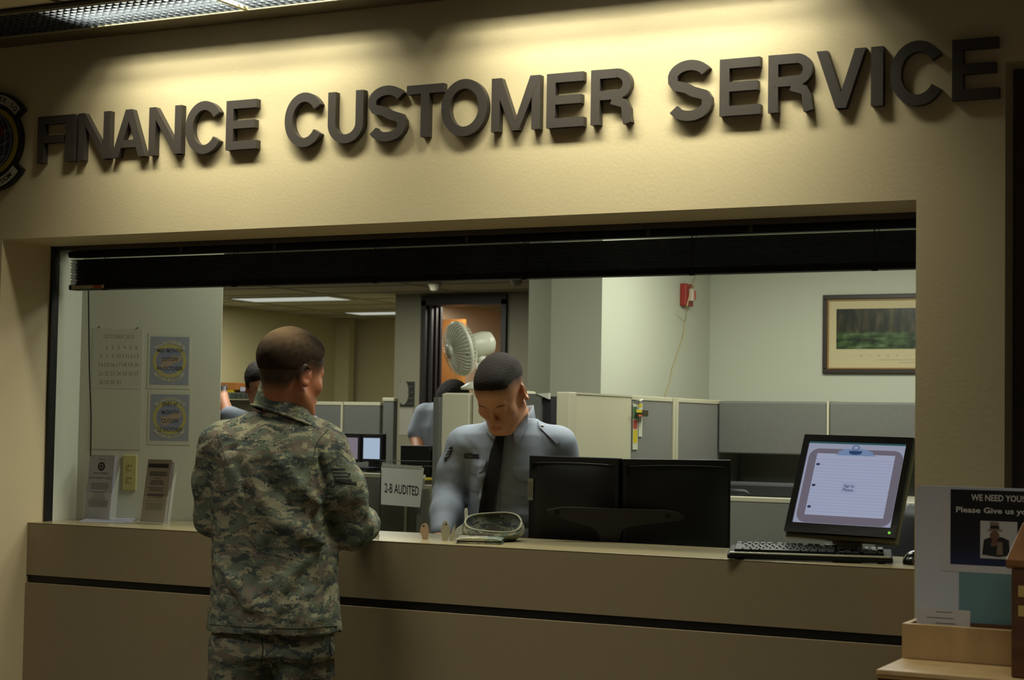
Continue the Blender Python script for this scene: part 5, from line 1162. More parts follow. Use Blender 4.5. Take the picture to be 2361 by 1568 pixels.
def shp(P, m, nm, d): part(nm, MB().prism([(p[0]*W3, p[1]*H3) for p in P], (a1[0], yv-.0026-d, a1[2]), EX, EZ, -EY, .0002), m, pc)
shp([(.05, .10), (.10, .50), (.35, .60), (.60, .58), (.78, .50), (.80, .10), (.5, .05)], mat('coat_dark', (30, 32, 36), .6), 'dark_coat', .0000)
shp([(.34+.13*math.cos(t)+.05, .62+.13*math.sin(t)) for t in np.linspace(0, 6.28, 15)[:-1]], mat('face_tan', (120, 84, 66), .6), 'face_shape', .0003)
shp([(.18, .74), (.62, .74), (.52, .80), (.50, .98), (.26, .98), (.27, .80)], mat('hat_tan', (132, 116, 98), .6), 'hat_shape', .0006); shp([(.27, .80), (.52, .80), (.51, .88), (.27, .88)], MATS['coat_dark'], 'hat_band', .0009)
shp([(.28, .32), (.46, .34), (.48, .48), (.32, .50)], MATS['face_tan'], 'hand_shape', .0006); shp([(.44, .10), (.62, .12), (.60, .45), (.48, .46)], MATS['hat_tan'], 'sleeve_shape', .0004)
bsheet('teal_sheet', 'plain teal sheet under the dark blue poster on the white board', 2211, 1318, a[0]+.5, 1440, mat('teal_paper', (116, 156, 160), .5), yv)
# rack: trough (front board + back), ledge, cabinet
YF1 = -0.60
b0, b1 = aty(2079, 1437, YF1), aty(2079, 1516, YF1); xL = b1[0]; zt_, zl_ = b0[2], b1[2]
fr = atx(2020, 1544, xL); yf2 = fr[1]
g = thing('wooden_rack', 'maple laminate form rack with a stepped ledge at the lower right', 'rack', (xL+.35, -0.65, 0))
part('front_board', MB().box((xL, YF1, zl_-.001), (xL+.75, YF1+.016, zt_)), wood, g, bevel=.0015)
part('left_end', MB().box((xL, YF1+.0165, zl_), (xL+.014, YW2-.003-.012, zt_+.0)), wood, g, bevel=.001); part('trough_floor', MB().box((xL+.014, YF1+.016, zl_), (xL+.75, YW2-.015, zl_+.012)), wood, g)
part('back_board', MB().box((xL, YW2-.015, zl_), (xL+.75, YW2-.003, zt_-.006)), woodd, g)
part('ledge', MB().box((xL-.0, yf2, zl_-.012), (xL+.75, YW2-.003, zl_-.001)), wood, g, bevel=.002)
part('edge_moulding', MB().box((xL, yf2+.002, zl_-.019), (xL+.75, yf2+.02, zl_-.0125)), mat('edge_yellow_oak', (140, 108, 62), .4), g)
part('cabinet_front', MB().box((xL+.002, yf2+.006, 0), (xL+.75, YW2-.004, zl_-.0195)), woodd, g)
np_ = 7
for k in range(np_):
    y = YF1+.03+.011*k; p0 = aty(2112+1.0*k, 1436, y); p1 = aty(2236-.5*k, 1410, y); zt3 = aty(2120, 1398+1.0*(k % 3)+.8*(6-k if k < 3 else 4), y)[2]; tl = unit([0, .05, 1])
    q = MB(); w = p1[0]-p0[0]; h = (zt3-zl_-.013); q.obox(np.array([p0[0]+w/2, y, zl_+.0135])+tl*h/2, (w, .0008, h), (unit([1, 0, -.006*k]), np.cross(tl, EX), tl))
    o = single('comment_form', 'white comment form standing in the maple rack, %s from the front' % ['first', 'second', 'third', 'fourth', 'fifth', 'sixth', 'seventh'][k], 'form', q, mat('form_white', (196, 194, 190), .5), 'white forms in the maple rack')
    if k == 0:
        for f, wf, xo in ((.94, .30, .02), (.80, .50, -.06), (.68, .38, .05), (.58, .8, 0), (.48, .5, .1)):
            q = MB(); q.obox(np.array([p0[0]+w/2+w*xo, y-.0008, zl_+.0135])+tl*h*f, (w*wf, .0002, .0014), (EX, EY, EZ)); part('printed_line', q, greyink, o)
q = MB(); a = aty(2262, 1452, YF1+.05); q.prism([(0, 0), (.006, 0), (.008, .03), (-.004, .045), (-.012, .045), (0, .028)], (a[0]-.01, YF1+.05, zl_+.0135), EX, EZ, EY, .1)
single('acrylic_divider', 'clear curved plastic divider in the maple rack, right of the white forms', 'divider', q, acr)
# suggestion box with sloped lid
YX = -0.78; a = aty(2327, 1460, YX); b = aty(2324, 1300, YX); c = aty(2346, 1207, YX+.1)
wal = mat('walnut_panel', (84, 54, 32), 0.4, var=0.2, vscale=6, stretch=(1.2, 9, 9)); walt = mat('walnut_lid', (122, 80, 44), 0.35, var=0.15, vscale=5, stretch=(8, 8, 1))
xb0 = a[0]; zb0 = zl_+0.0005; zb1 = b[2]-.01
g = thing('suggestion_box', 'dark walnut suggestion box with sloped lid at the right edge, on the maple rack ledge', 'box', (xb0+.12, YX+.08, zb0))
yb0, yb1 = max(yf2+.02, YX), YF1-.002
zfl = zb0
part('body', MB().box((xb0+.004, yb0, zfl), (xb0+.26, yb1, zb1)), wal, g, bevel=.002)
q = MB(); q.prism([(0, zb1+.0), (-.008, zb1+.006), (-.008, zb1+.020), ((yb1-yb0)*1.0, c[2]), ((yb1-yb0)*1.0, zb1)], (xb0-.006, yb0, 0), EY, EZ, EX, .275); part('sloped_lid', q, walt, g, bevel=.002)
gold = mat('gold_square', (176, 150, 84), .4)
for k, (y0, y1, cpx) in enumerate(((1350, 1376, 'S'), (1396, 1421, 'B'))):
    q0, q1 = aty(2348, y1, yb0), aty(2348, y0, yb0); s_ = q1[2]-q0[2]; lw = ['SUGGESTION', 'BOX'][k]
    for j in range(6 if k == 0 else 3):
        o = part('letter_tile', MB().box((q0[0]+j*s_*1.3, yb0-.002, q0[2]), (q0[0]+j*s_*1.3+s_, yb0-.0001, q1[2])), gold, g)
# ------------------------------------------------------------------ people
skinm = attr_mat('skin', 0.5, bump=0.10, bscale=700); hairm = mat('hair_dark_brown', (36, 27, 20), 0.75, bump=0.8, bscale=1400, var=0.30, vscale=420, spec=0.25)
camoj = camo('camo_jacket'); camot = camo('camo_trousers', seed=4.0, tint=0.92)
def horiz(r, c): return unit((camvec(r, 0, c))*[1, 1, 0])
def rowpx(y, xl, xr, d, hd, grow=1.0):
    c = atd((xl+xr)/2, y, d); return (c[2], c[0], c[1], (xr-xl)/2*d/F_PX*grow, hd)
def put_body(root, name, fld, m, R=None, c=None, s=1, cols=None, it=2, label=None):
    V, Fs = fmesh(fld, it); C = None
    if cols: C = skin_col(V, R, c, s, *cols)
    part(name, Raw(V, Fs), m, root, smooth=True, col=C, label=label); return V, Fs
# ---- soldier in camouflage, seen from behind
D = 5.12
S = thing('person', 'person in a camouflage uniform with back to the camera, right arm on the counter', 'person', (atd(635, 1300, D+.03)[0], atd(635, 1300, D+.03)[1], 0.0))
hs = 1.05; hc = atd(667, 864, D)
R1, hc = head_frame(hc, camvec(0.62, -0.20, -0.76), camvec(0.13, 0.97, -0.12))
fx = horiz(0.965, 0.26); fy = np.array([-fx[1], fx[0], 0])
neck = atd(652, 968, D+.02)
elbR, wrR = atd(812, 1212, D+.06), atd(846, 1203, D+.36)
shR = atd(742, 1030, D+.02); shL = atd(512, 1030, D+.05); elbL, wrL = atd(494, 1190, D+.10), atd(560, 1182, D+.36)
lo = np.min([shL, elbL, wrL, wrR, elbR, shR, hc], axis=0)-0.2; hi = np.max([shL, elbL, wrL, wrR, elbR, shR, hc], axis=0)+0.2; lo[2] = 0.92; hi[2] = hc[2]+0.17
lo[2] = 0.86
f = Field(lo, hi+np.array([0, .1, 0]), 0.004)
tr = [rowpx(1440, 520, 745, D+.04, .10), rowpx(1200, 525, 735, D+.04, .10), rowpx(1040, 520, 735, D+.03, .105), rowpx(985, 560, 715, D+.03, .07), rowpx(960, 600, 690, D+.02, .055)]
f.torso(tr, fx, 0.02); add_head(f, R1, hc, hs, neck=neck, rn=0.054)
for sh, el, wr in ((shR, elbR, wrR), (shL, elbL, wrL)): f.chain([sh, el, wr], [.045, .038, .027], 0.02)
hd1 = unit(unit(wrR-elbR)+camvec(-.5, 0, -.3)); add_hand(f, wrR, hd1, EZ, curl=.45, side=1); hd2 = unit(unit(wrL-elbL)+camvec(.5, 0, -.2)); add_hand(f, wrL, hd2, EZ, curl=.45, side=-1)
def fade1(L):
    x, y, z = L.T; zl = np.where(y > 0, 0.010+0.75*np.maximum(y-.045, 0), -0.058+0.10*(y+.09)); zl = np.where((y < .0) & (y > -.05), -.054+1.28*(y+.05), zl)
    q = z-zl; n = 0.04*blob_noise(L, 150, 9); crown = np.exp(-(((x-.0)/.06)**2+((y+.062)/.045)**2+((z-.100)/.040)**2))
    return np.clip((0.08+0.90*sstep(-0.012, 0.030, q))*sstep(-0.034, 0.010, q)*(1-0.15*crown)+n*sstep(0, .02, q), 0, 1)
body = put_body(S, 'body', f, skinm, R1, hc, hs, ((190, 126, 92), (170, 84, 66), (60, 42, 30), (58, 45, 35), fade1), it=1)
def hair1(L):
    x, y, z = L.T; return 0.0065*sstep(0.078, 0.118, z+0.28*y)*sstep(-0.080, 0.0, y)*(1-0.75*sstep(.048, .070, np.abs(x)))*sstep(.045, .075, z)+0.0034*sstep(.022, .062, z-np.where(y > 0, .010+.75*np.maximum(y-.045, 0), -.058+1.28*np.maximum(y+.05, 0)))-0.0007
hv, hf = hair_mesh(R1, hc, hs, hair1, rough=.0004); Lh = head_local(hv, R1, hc, hs); hx, hy, hz = Lh.T
lit_crown = np.clip(np.exp(-(((hx-.0)/.062)**2+((hy+.058)/.052)**2+((hz-.100)/.040)**2))*1.1+.10*blob_noise(Lh, 260, 4), 0, 1)[:, None]; dk = np.clip(sstep(.085, .115, hz+.3*hy)*sstep(-.03, .03, hy), 0, 1)[:, None]  # paler crown: overhead light on thin hair, put into the colour
hcol = np.array(rgb((62, 48, 37))[:3])*(1-lit_crown)+np.array(rgb((122, 100, 74))[:3])*lit_crown; hcol = hcol*(1-dk)+np.array(rgb((34, 26, 20))[:3])*dk
part('hair', Raw(hv, hf), attr_mat('hair_cropped', 0.85, bump=1.0, bscale=900, spec=.15), S, smooth=True, col=hcol)
# jacket
f = Field(lo-[.06, .06, .1], hi+np.array([.06, .06, -.15]), 0.0052)
rows = [rowpx(1452, 478, 786, D+.03, .165), rowpx(1420, 481, 784, D+.03, .160), rowpx(1330, 488, 779, D+.03, .150), rowpx(1220, 494, 768, D+.03, .145), rowpx(1120, 486, 764, D+.02, .145), rowpx(1050, 481, 764, D+.02, .140),
        rowpx(1005, 492, 756, D+.03, .125), rowpx(980, 522, 738, D+.03, .105), rowpx(950, 572, 714, D+.02, .078)]
f.torso(rows, fx, 0.02, e=2.3)
f.ell(atd(735, 1022, D+.02), (.072, .075, .068), None, 0.05); f.ell(atd(524, 1024, D+.05), (.072, .075, .066), None, 0.05)
f.chain([atd(746, 1040, D+.02), atd(785, 1130, D+.03), elbR], [.072, .071, .064], 0.03); f.chain([elbR, elbR*.5+wrR*.5, wrR-0.02*unit(wrR-elbR)], [.062, .056, .043], 0.02)
f.chain([atd(512, 1040, D+.05), atd(498, 1120, D+.07), elbL], [.070, .066, .058], 0.03); f.chain([elbL, wrL-0.02*unit(wrL-elbL)], [.056, .044], 0.02)
def fold(pts, r, d, k=.03, op='add'): f.chain([atd(x, y, d+(dd if True else 0)) for x, y, dd in pts], r if hasattr(r, '__len__') else [r]*len(pts), k, op=op)
bk = D-.125
fold([(575, 1080, .02), (598, 1150, .012), (640, 1205, .010), (690, 1228, .012), (745, 1250, .03)], [.008, .014, .016, .014, .008], bk)
fold([(500, 1290, .05), (535, 1340, .02), (575, 1390, .008), (625, 1425, .008)], [.008, .015, .016, .010], bk-.004)
fold([(630, 1040, .02), (650, 1075, .010), (690, 1120, .012), (735, 1160, .03)], [.008, .013, .013, .008], bk)
fold([(520, 1060, .04), (560, 1130, .015), (600, 1240, .01), (615, 1300, .01)], [.006, .011, .010, .006], bk)
fold([(700, 1290, .02), (660, 1330, .008), (640, 1400, .006)], [.008, .012, .008], bk-.006)
fold([(565, 1130, .0), (590, 1200, -.012), (650, 1262, -.014), (720, 1290, -.004)], .010, bk, .03, 'cut')
fold([(640, 1120, -.004), (700, 1180, -.004), (748, 1200, .02)], .010, bk, .03, 'cut')
fold([(736, 1060, -.045), (748, 1110, -.045), (756, 1180, -.040), (775, 1230, -.03)], .010, D-.02, .02, 'cut')
fold([(800, 1150, 0), (830, 1180, .01), (848, 1210, .03)], .012, D+.010, .03)
fold([(785, 1185, 0), (805, 1215, .01), (840, 1225, .04)], .012, D+.016, .03)
f.wrinkle(0.0048, 26, 5, axis=(0.5, 0.2, 0.75)); f.wrinkle(0.0022, 62, 8, axis=(0.7, 0.3, -0.6), ridged=True)
V, Fs = fmesh(f, 1); part('jacket', Raw(V, Fs), camoj, S, smooth=True); JB = bvh_of(V, Fs)
# cuff, collar, seams, rank patch
def ring_loft(c0, pts, th, name, m, par, n=48):
    """collar band: pts(phi) -> (bottom point, top point)"""
    q = MB(); O = [pts(2*math.pi*i/n) for i in range(n)]; rows = []
    for k, (t, o) in enumerate(((0, 0), (.5, .15), (1, .1), (1.02, -.5), (1, -1.1), (.5, -1.1), (0, -1))):
        r = []
        for i in range(n+1):
            b, tp = O[i % n]; out = unit(((b-c0)*[1, 1, 0])); r.append(b+(tp-b)*t+out*o*th)
        rows.append(r)
    q.grid(rows); return part(name, q, m, par, smooth=True)
cc0 = atd(657, 948, D+.01)
def collar1(p):
    u = math.cos(p); v = math.sin(p)        # u to image right, v toward the front of the person
    b = cc0+fx*u*.097+fy*v*.080+EZ*(-.016-.030*u-.016*v); t = cc0-fx*.004+fx*u*.072+fy*v*.063+EZ*(.046-.028*u-.027*v); return b, t
cl = ring_loft(cc0, collar1, .005, 'collar', camoj, S)
part('collar_fold', MB().tube([collar1(p)[0]+unit((collar1(p)[0]-cc0)*[1, 1, 0])*.0035-EZ*.001 for p in np.linspace(0, 2*math.pi, 49)], .0042, 6), camoj, cl, smooth=True)
stm = mat('seam_dark', (62, 68, 56), 0.9)
def seam(px, par=S, bv=None, r=.0016, m=stm):
    P = []
    for x, y in resample(px, 26):
        h = hit(bv or JB, x, y)
        if h is not None: P.append(h-unit(ray(x, y))*0.0008)
    if len(P) > 2: part('seam', MB().tube(P, r, 5), m, par, smooth=True)
seam([(757, 990), (738, 1010), (727, 1030), (722, 1055)]); seam([(500, 1000), (512, 1030), (520, 1060)])
seam([(484, 1440), (560, 1446), (640, 1449), (700, 1449), (778, 1443)], r=.0014)
pg = decal(JB, [(764, 1080), (768, 1093), (777, 1107)], [(806, 1078), (820, 1098), (823, 1112)], .001, .0012); pt_ = part('rank_patch', pg, mat('patch_green', (96, 100, 80), .8), S, smooth=True)
for k in range(4): part('rank_stripe', decal(JB, [(765.5+2.6*k, 1080.5+8*k), (767+2.6*k, 1084+8*k)], [(796+4.5*k, 1080+8.2*k), (796+4.8*k, 1084.5+8.2*k)], .0025, .0008, 8, 3), mat('patch_navy', (28, 32, 40), .8), pt_)
part('rank_edge', decal(JB, [(777, 1107), (780, 1111)], [(820, 1112), (824, 1117)], .0025, .0008, 8, 3), MATS['patch_navy'], pt_)
hh = hit(JB, 805, 1094)
if hh is not None:
    n_ = -unit(ray(805, 1094)); e1_, e2_ = CM[0], -CM[1]; q = MB()
    q.add([hh+n_*.0040+(.0065 if i % 2 == 0 else .0026)*(math.cos(2*math.pi*i/10+1.57)*e1_+math.sin(2*math.pi*i/10+1.57)*e2_) for i in range(10)], [tuple(range(10))]); part('rank_star', q, MATS['patch_navy'], pt_)
# trousers and boots
D2 = D+.03
f = Field(np.array([S.location[0]-.33, S.location[1]-.25, 0.06]), np.array([S.location[0]+.33, S.location[1]+.25, 1.0]), 0.0062)
fz = atd(640, 1440, D2)
f.torso([rowpx(1400, 512, 768, D2, .115), rowpx(1460, 507, 772, D2, .125), rowpx(1505, 503, 774, D2, .13)], fx, 0.02)
LL, LR = [atd(554, 1500, D2), atd(545, 1640, D2)], [atd(690, 1500, D2-.01), atd(695, 1640, D2-.01)]
for P, x in ((LL, -1), (LR, 1)):
    a = np.array([P[1][0]-fx[0]*.0, P[1][1], 0.46]); b = np.array([P[1][0], P[1][1], 0.10]); f.chain([P[0], P[1], a, b], [.092, .088, .074, .072], 0.02)
f.ell(atd(690, 1480, D2-.055), (.085, .07, .09), None, .04); f.ell(atd(560, 1480, D2-.045), (.080, .07, .09), None, .04)
f.wrinkle(0.004, 30, 12, axis=(.6, .2, .7)); V, Fs = fmesh(f, 1); part('trousers', Raw(V, Fs), camot, S, smooth=True); TB = bvh_of(V, Fs)
part('pocket_flap', decal(TB, [(684, 1521), (688, 1540), (690, 1567)], [(771, 1518), (772, 1540), (772, 1562)], .001, .003, 8, 8), camot, S, smooth=True)
seam([(603, 1470), (606, 1500), (602, 1530), (600, 1566)], bv=TB, m=mat('seam_trousers', (48, 50, 44), .9)); seam([(764, 1462), (760, 1490), (766, 1520)], bv=TB, m=MATS['seam_trousers'])  # trouser seams in a dark grey-green of their own
for P in (LL, LR):
    q = Field(np.array([P[1][0]-.12, P[1][1]-.12, 0]), np.array([P[1][0]+.12, P[1][1]+.26, .22]), .006); b = np.array([P[1][0], P[1][1], .2]); q.cone(b, b*[1, 1, 0]+EZ*.05, .05, .048, .02); q.cone(b*[1, 1, 0]+EZ*.046-fy*.02, b*[1, 1, 0]+EZ*.040+fy*.15, .042, .038, .03)
    V, Fs = fmesh(q, 1); V[:, 2] = np.maximum(V[:, 2], .001); part('boot', Raw(V, Fs), mat('boot_sage', (92, 94, 76), .8), S, smooth=True)
# folded paper under the right sleeve
q = MB(); P = [atd(864, 1206, D+.30), atd(869, 1212, D+.31), atd(875, 1236, D+.32), atd(872, 1245, D+.32), atd(862, 1243, D+.30)]; q.add(P+[p+fy*.003 for p in P], [(0, 1, 2, 3, 4), (9, 8, 7, 6, 5)]+[(i, (i+1) % 5, 5+(i+1) % 5, 5+i) for i in range(5)])
single('folded_paper', 'small white folded paper sticking out past the right sleeve on the counter', 'paper', q, mat('white_paper', (214, 214, 204), .5))
# ---- airman behind the counter
D = 6.05
A_ = thing('person', 'person with head bowed in a light blue shirt and black tie behind the counter', 'person', (atd(1180, 1240, D)[0], atd(1180, 1240, D)[1], 0.0))
hs = 1.02; R2, hc = head_frame(atd(1156, 909, D-.12), camvec(-.32, -.58, .75), camvec(-.30, .72, .63))
fx = horiz(-.97, -.22); fy = np.array([-fx[1], fx[0], 0])
neck = atd(1186, 975, D-.01); shR_, shL_ = atd(1078, 1018, D+.03), atd(1275, 1018, D-.02)
elR, wR = atd(1037, 1142, D+.04), atd(1018, 1232, D-.16); elL, wL = atd(1322, 1170, D+.02), atd(1312, 1290, D+.02)
pts = [hc, shR_, shL_, elR, wR, elL, wL]; lo = np.min(pts, axis=0)-.17; hi = np.max(pts, axis=0)+.17; lo[2] = 0.88; hi[2] = hc[2]+.17
f = Field(lo, hi, 0.0033)
f.torso([rowpx(1330, 1110, 1265, D, .095), rowpx(1200, 1105, 1270, D, .10), rowpx(1060, 1085, 1280, D, .10), rowpx(1010, 1100, 1262, D, .075), rowpx(985, 1145, 1232, D, .055)], fx, .02)
add_head(f, R2, hc, hs, neck=neck, rn=0.056)
for P in ((shR_, elR, wR), (shL_, elL, wL)): f.chain(P, [.045, .036, .026], .02)
add_hand(f, wR, unit(unit(wR-elR)+camvec(.2, -.3, .6)), EZ+camvec(0, 0, .3), curl=.5, side=1); add_hand(f, wL, unit(unit(wL-elL)+camvec(-.2, -.2, .5)), EZ+camvec(0, 0, .3), curl=.5, side=-1)
def hl2(L):
    x, y, z = L.T; return z-np.where(y > 0.02, 0.034+0.36*(y-.02)-.25*np.abs(x)*(y > .05)*.3, 0.034+0.42*(y-.02))
def fade2(L): q = hl2(L); return np.clip(sstep(-.012, .040, q)*.92+.05*blob_noise(L, 180, 2)*sstep(-.01, .02, q), 0, 1)
body2 = put_body(A_, 'body', f, skinm, R2, hc, hs, ((212, 154, 118), (190, 112, 88), (56, 40, 28), (52, 38, 28), fade2), it=1)
def hair2(L):
    x, y, z = L.T; q = hl2(L); return 0.0085*sstep(0.012, 0.058, q)*(1-0.80*sstep(.050, .072, np.abs(x))*(1-sstep(.085, .115, z)))-0.0006
hv, hf = hair_mesh(R2, hc, hs, hair2, seed=6, rough=.0005); part('hair', Raw(hv, hf), hairm, A_, smooth=True)
# shirt
sh = mat('shirt_blue', (146, 154, 168), 0.75, bump=0.15, bscale=30)
f = Field(lo-[.05, .05, .06], hi+np.array([.05, .05, -.2]), 0.0048)
f.torso([rowpx(1400, 1082, 1300, D, .135), rowpx(1240, 1078, 1300, D, .135), rowpx(1150, 1082, 1302, D, .135), rowpx(1080, 1080, 1305, D, .132), rowpx(1030, 1070, 1300, D+.01, .122), rowpx(1002, 1075, 1285, D+.01, .105), rowpx(982, 1100, 1262, D+.01, .085), rowpx(966, 1135, 1238, D, .066)], fx, .02, e=2.2)
f.ell(atd(1085, 1022, D+.03), (.068, .070, .062), None, .04); f.ell(atd(1278, 1022, D-.02), (.070, .070, .060), None, .04)
f.chain([atd(1072, 1030, D+.03), atd(1048, 1085, D+.04), elR], [.066, .060, .056], .025); f.chain([elR, (elR+wR)/2, wR-.01*unit(wR-elR)], [.056, .052, .040], .02)
f.chain([atd(1288, 1032, D-.02), elL], [.066, .056], .025); f.chain([elL, wL], [.056, .042], .02)
def foldA(pts, r, k=.02, op='add'): f.chain([atd(x, y, D-.115+dd) for x, y, dd in pts], [r]*len(pts), k, op=op)
foldA([(1108, 1075, .02), (1110, 1100, .012), (1112, 1150, .008), (1100, 1210, .012)], .008); foldA([(1150, 1195, -.012), (1200, 1188, -.012), (1260, 1196, .0)], .013)
foldA([(1150, 1222, -.012), (1200, 1230, -.012), (1250, 1222, .0)], .010); foldA([(1080, 1050, .02), (1084, 1100, .02), (1082, 1160, .02)], .010, .02, 'cut'); foldA([(1150, 1210, -.02), (1250, 1208, -.01)], .007, .02, 'cut')
f.chain([atd(1052, 1085, D-.010), atd(1040, 1130, D-.005), atd(1050, 1175, D-.03), atd(1060, 1200, D-.05)], [.009]*4, .03)
f.wrinkle(0.0035, 24, 21, axis=(.6, .2, .5)); f.wrinkle(0.0012, 60, 22, ridged=True)
V, Fs = fmesh(f, 1); part('shirt', Raw(V, Fs), sh, A_, smooth=True); SB = bvh_of(V, Fs)
cc1 = atd(1187, 968, D-.01)
def collar2(p):
    u = math.cos(p); v = math.sin(p)      # v toward the camera side
    b = cc1+CM[0]*[1, 1, 0]*u*.072+horiz(0, 1)*v*.066+EZ*(.002-.014*v); t = cc1+CM[0]*[1, 1, 0]*u*.064+horiz(0, 1)*v*.056+EZ*(.045+.006*u-.040*max(v, 0)-.0*v); return b, t
ring_loft(cc1, collar2, .004, 'collar_band', sh, A_)
BB = [SB, bvh_of(*body2)]
part('collar_wing', decal(SB, [(1190, 984), (1184, 1000), (1187, 1021)], [(1217, 952), (1217, 976), (1196, 1022)], .010, .003, 10, 10), sh, A_, smooth=True)
part('collar_wing', decal(SB, [(1118, 990), (1128, 1004), (1136, 1012)], [(1148, 988), (1150, 1000), (1140, 1013)], .010, .003, 10, 10), sh, A_, smooth=True)
tie = mat('tie_navy_black', (18, 19, 24), 0.7)
part('necktie', decal(SB, [(1144, 1006), (1131, 1040), (1116, 1110), (1103, 1180), (1098, 1230)], [(1163, 1006), (1160, 1040), (1149, 1110), (1137, 1180), (1130, 1230)], .012, .005, 8, 26), tie, A_, smooth=True)
part('tie_knot', decal(SB, [(1147, 992), (1149, 1009)], [(1174, 990), (1163, 1009)], .020, .010, 8, 8), tie, A_, smooth=True)
for pts, nm in (((([(1070, 1057), (1073, 1078), (1078, 1089)]), ([(1122, 1060), (1116, 1082), (1100, 1094)])), 'pocket_flap'), (([(1186, 1069), (1182, 1090), (1194, 1105)], [(1240, 1075), (1242, 1095), (1238, 1113)]), 'pocket_flap')):
    part(nm, decal(SB, *pts, .003, .003, 10, 10), sh, A_, smooth=True)
    part('pocket_body', decal(SB, [(pts[0][0][0]+1, pts[0][0][1]+4), (pts[0][0][0]+6, pts[0][0][1]+72)], [(pts[1][0][0]-3, pts[1][0][1]+4), (pts[1][0][0]-2, pts[1][0][1]+76)], .0012, .001, 10, 12), sh, A_, smooth=True)
part('name_tag', decal(SB, [(1069.5, 1046.5), (1069.5, 1056)], [(1103.5, 1047.5), (1103.5, 1057)], .003, .003, 8, 4), mat('tag_black', (34, 34, 44), .4), A_)
q = MB(); h_ = hit(SB, 1086, 1052)
if h_ is not None:
    for i in range(5): c = h_-unit(ray(1086, 1052))*.0085+CM[0]*(.0042*(i-2)); q.obox(c, (.0028, .0004, .0042), (CM[0], CM[2], -CM[1]))
    part('name_lettering', q, mat('tag_letters', (120, 120, 120), .5), A_)
part('epaulet', decal(SB, [(1240, 970), (1243, 984), (1284, 1024)], [(1258, 976), (1280, 1000), (1291, 1016)], .006, .004, 8, 14), sh, A_, smooth=True)
part('epaulet', decal(SB, [(1064, 962), (1070, 971)], [(1098, 957), (1102, 966)], .006, .004, 10, 5), sh, A_, smooth=True)
h_ = hit(SB, 1250, 983)
if h_ is not None: n_ = -unit(ray(1250, 983)); part('epaulet_button', MB().lathe(h_+n_*.010, n_, [(.0058, 0), (.0055, .0025), (.002, .0035)], 16), mat('button_silver', (190, 188, 170), .25, metal=.8), A_, smooth=True)
for p in ((1163, 1034), (1152, 1085), (1147, 1140)):
    h_ = hit(SB, *p)
    if h_ is not None: n_ = -unit(ray(*p)); part('shirt_button', MB().cyl(h_+n_*.001, h_+n_*.0035, .0045, 12), mat('button_pearl', (176, 178, 176), .3), A_)
part('placket_edge', decal(SB, [(1162, 1010), (1158, 1060), (1148, 1120), (1140, 1225)], [(1166, 1010), (1163, 1060), (1153, 1120), (1146, 1225)], .003, .0015, 4, 24), sh, A_, smooth=True)
sp_ = part('sleeve_stripes', decal(SB, [(1037, 1031), (1030, 1045), (1023, 1060)], [(1044, 1030), (1040, 1046), (1026, 1063)], .003, .002, 6, 8), mat('stripe_navy', (24, 26, 34), .8), A_)
for k in range(3): part('chevron', decal(SB, [(1032-3*k+1, 1038+7*k), (1031-3*k+1, 1040+7*k)], [(1040-2.5*k, 1036+6.5*k), (1039-2.5*k, 1038.5+6.5*k)], .0055, .0008, 4, 3), mat('stripe_pale', (150, 152, 156), .7), sp_)
f = Field(np.array([A_.location[0]-.3, A_.location[1]-.2, .04]), np.array([A_.location[0]+.3, A_.location[1]+.2, 1.0]), .009); b0 = np.array(A_.location)
f.torso([(.98, b0[0], b0[1], .155, .125), (.84, b0[0], b0[1], .17, .13)], fx, .02)
for s in (-1, 1): f.chain([b0+fx*s*.08+EZ*.84, b0+fx*s*.09+EZ*.46, b0+fx*s*.09+EZ*.1], [.085, .07, .06], .02)
V, Fs = fmesh(f, 1); part('trousers', Raw(V, Fs), mat('trouser_navy', (36, 40, 54), .8), A_, smooth=True)
for s in (-1, 1): part('shoe', MB().lathe(b0+fx*s*.09+fy*.0+EZ*.002, EZ, [(.05, 0), (.055, .03), (.045, .07), (.02, .09)], 18), plas, A_, smooth=True)
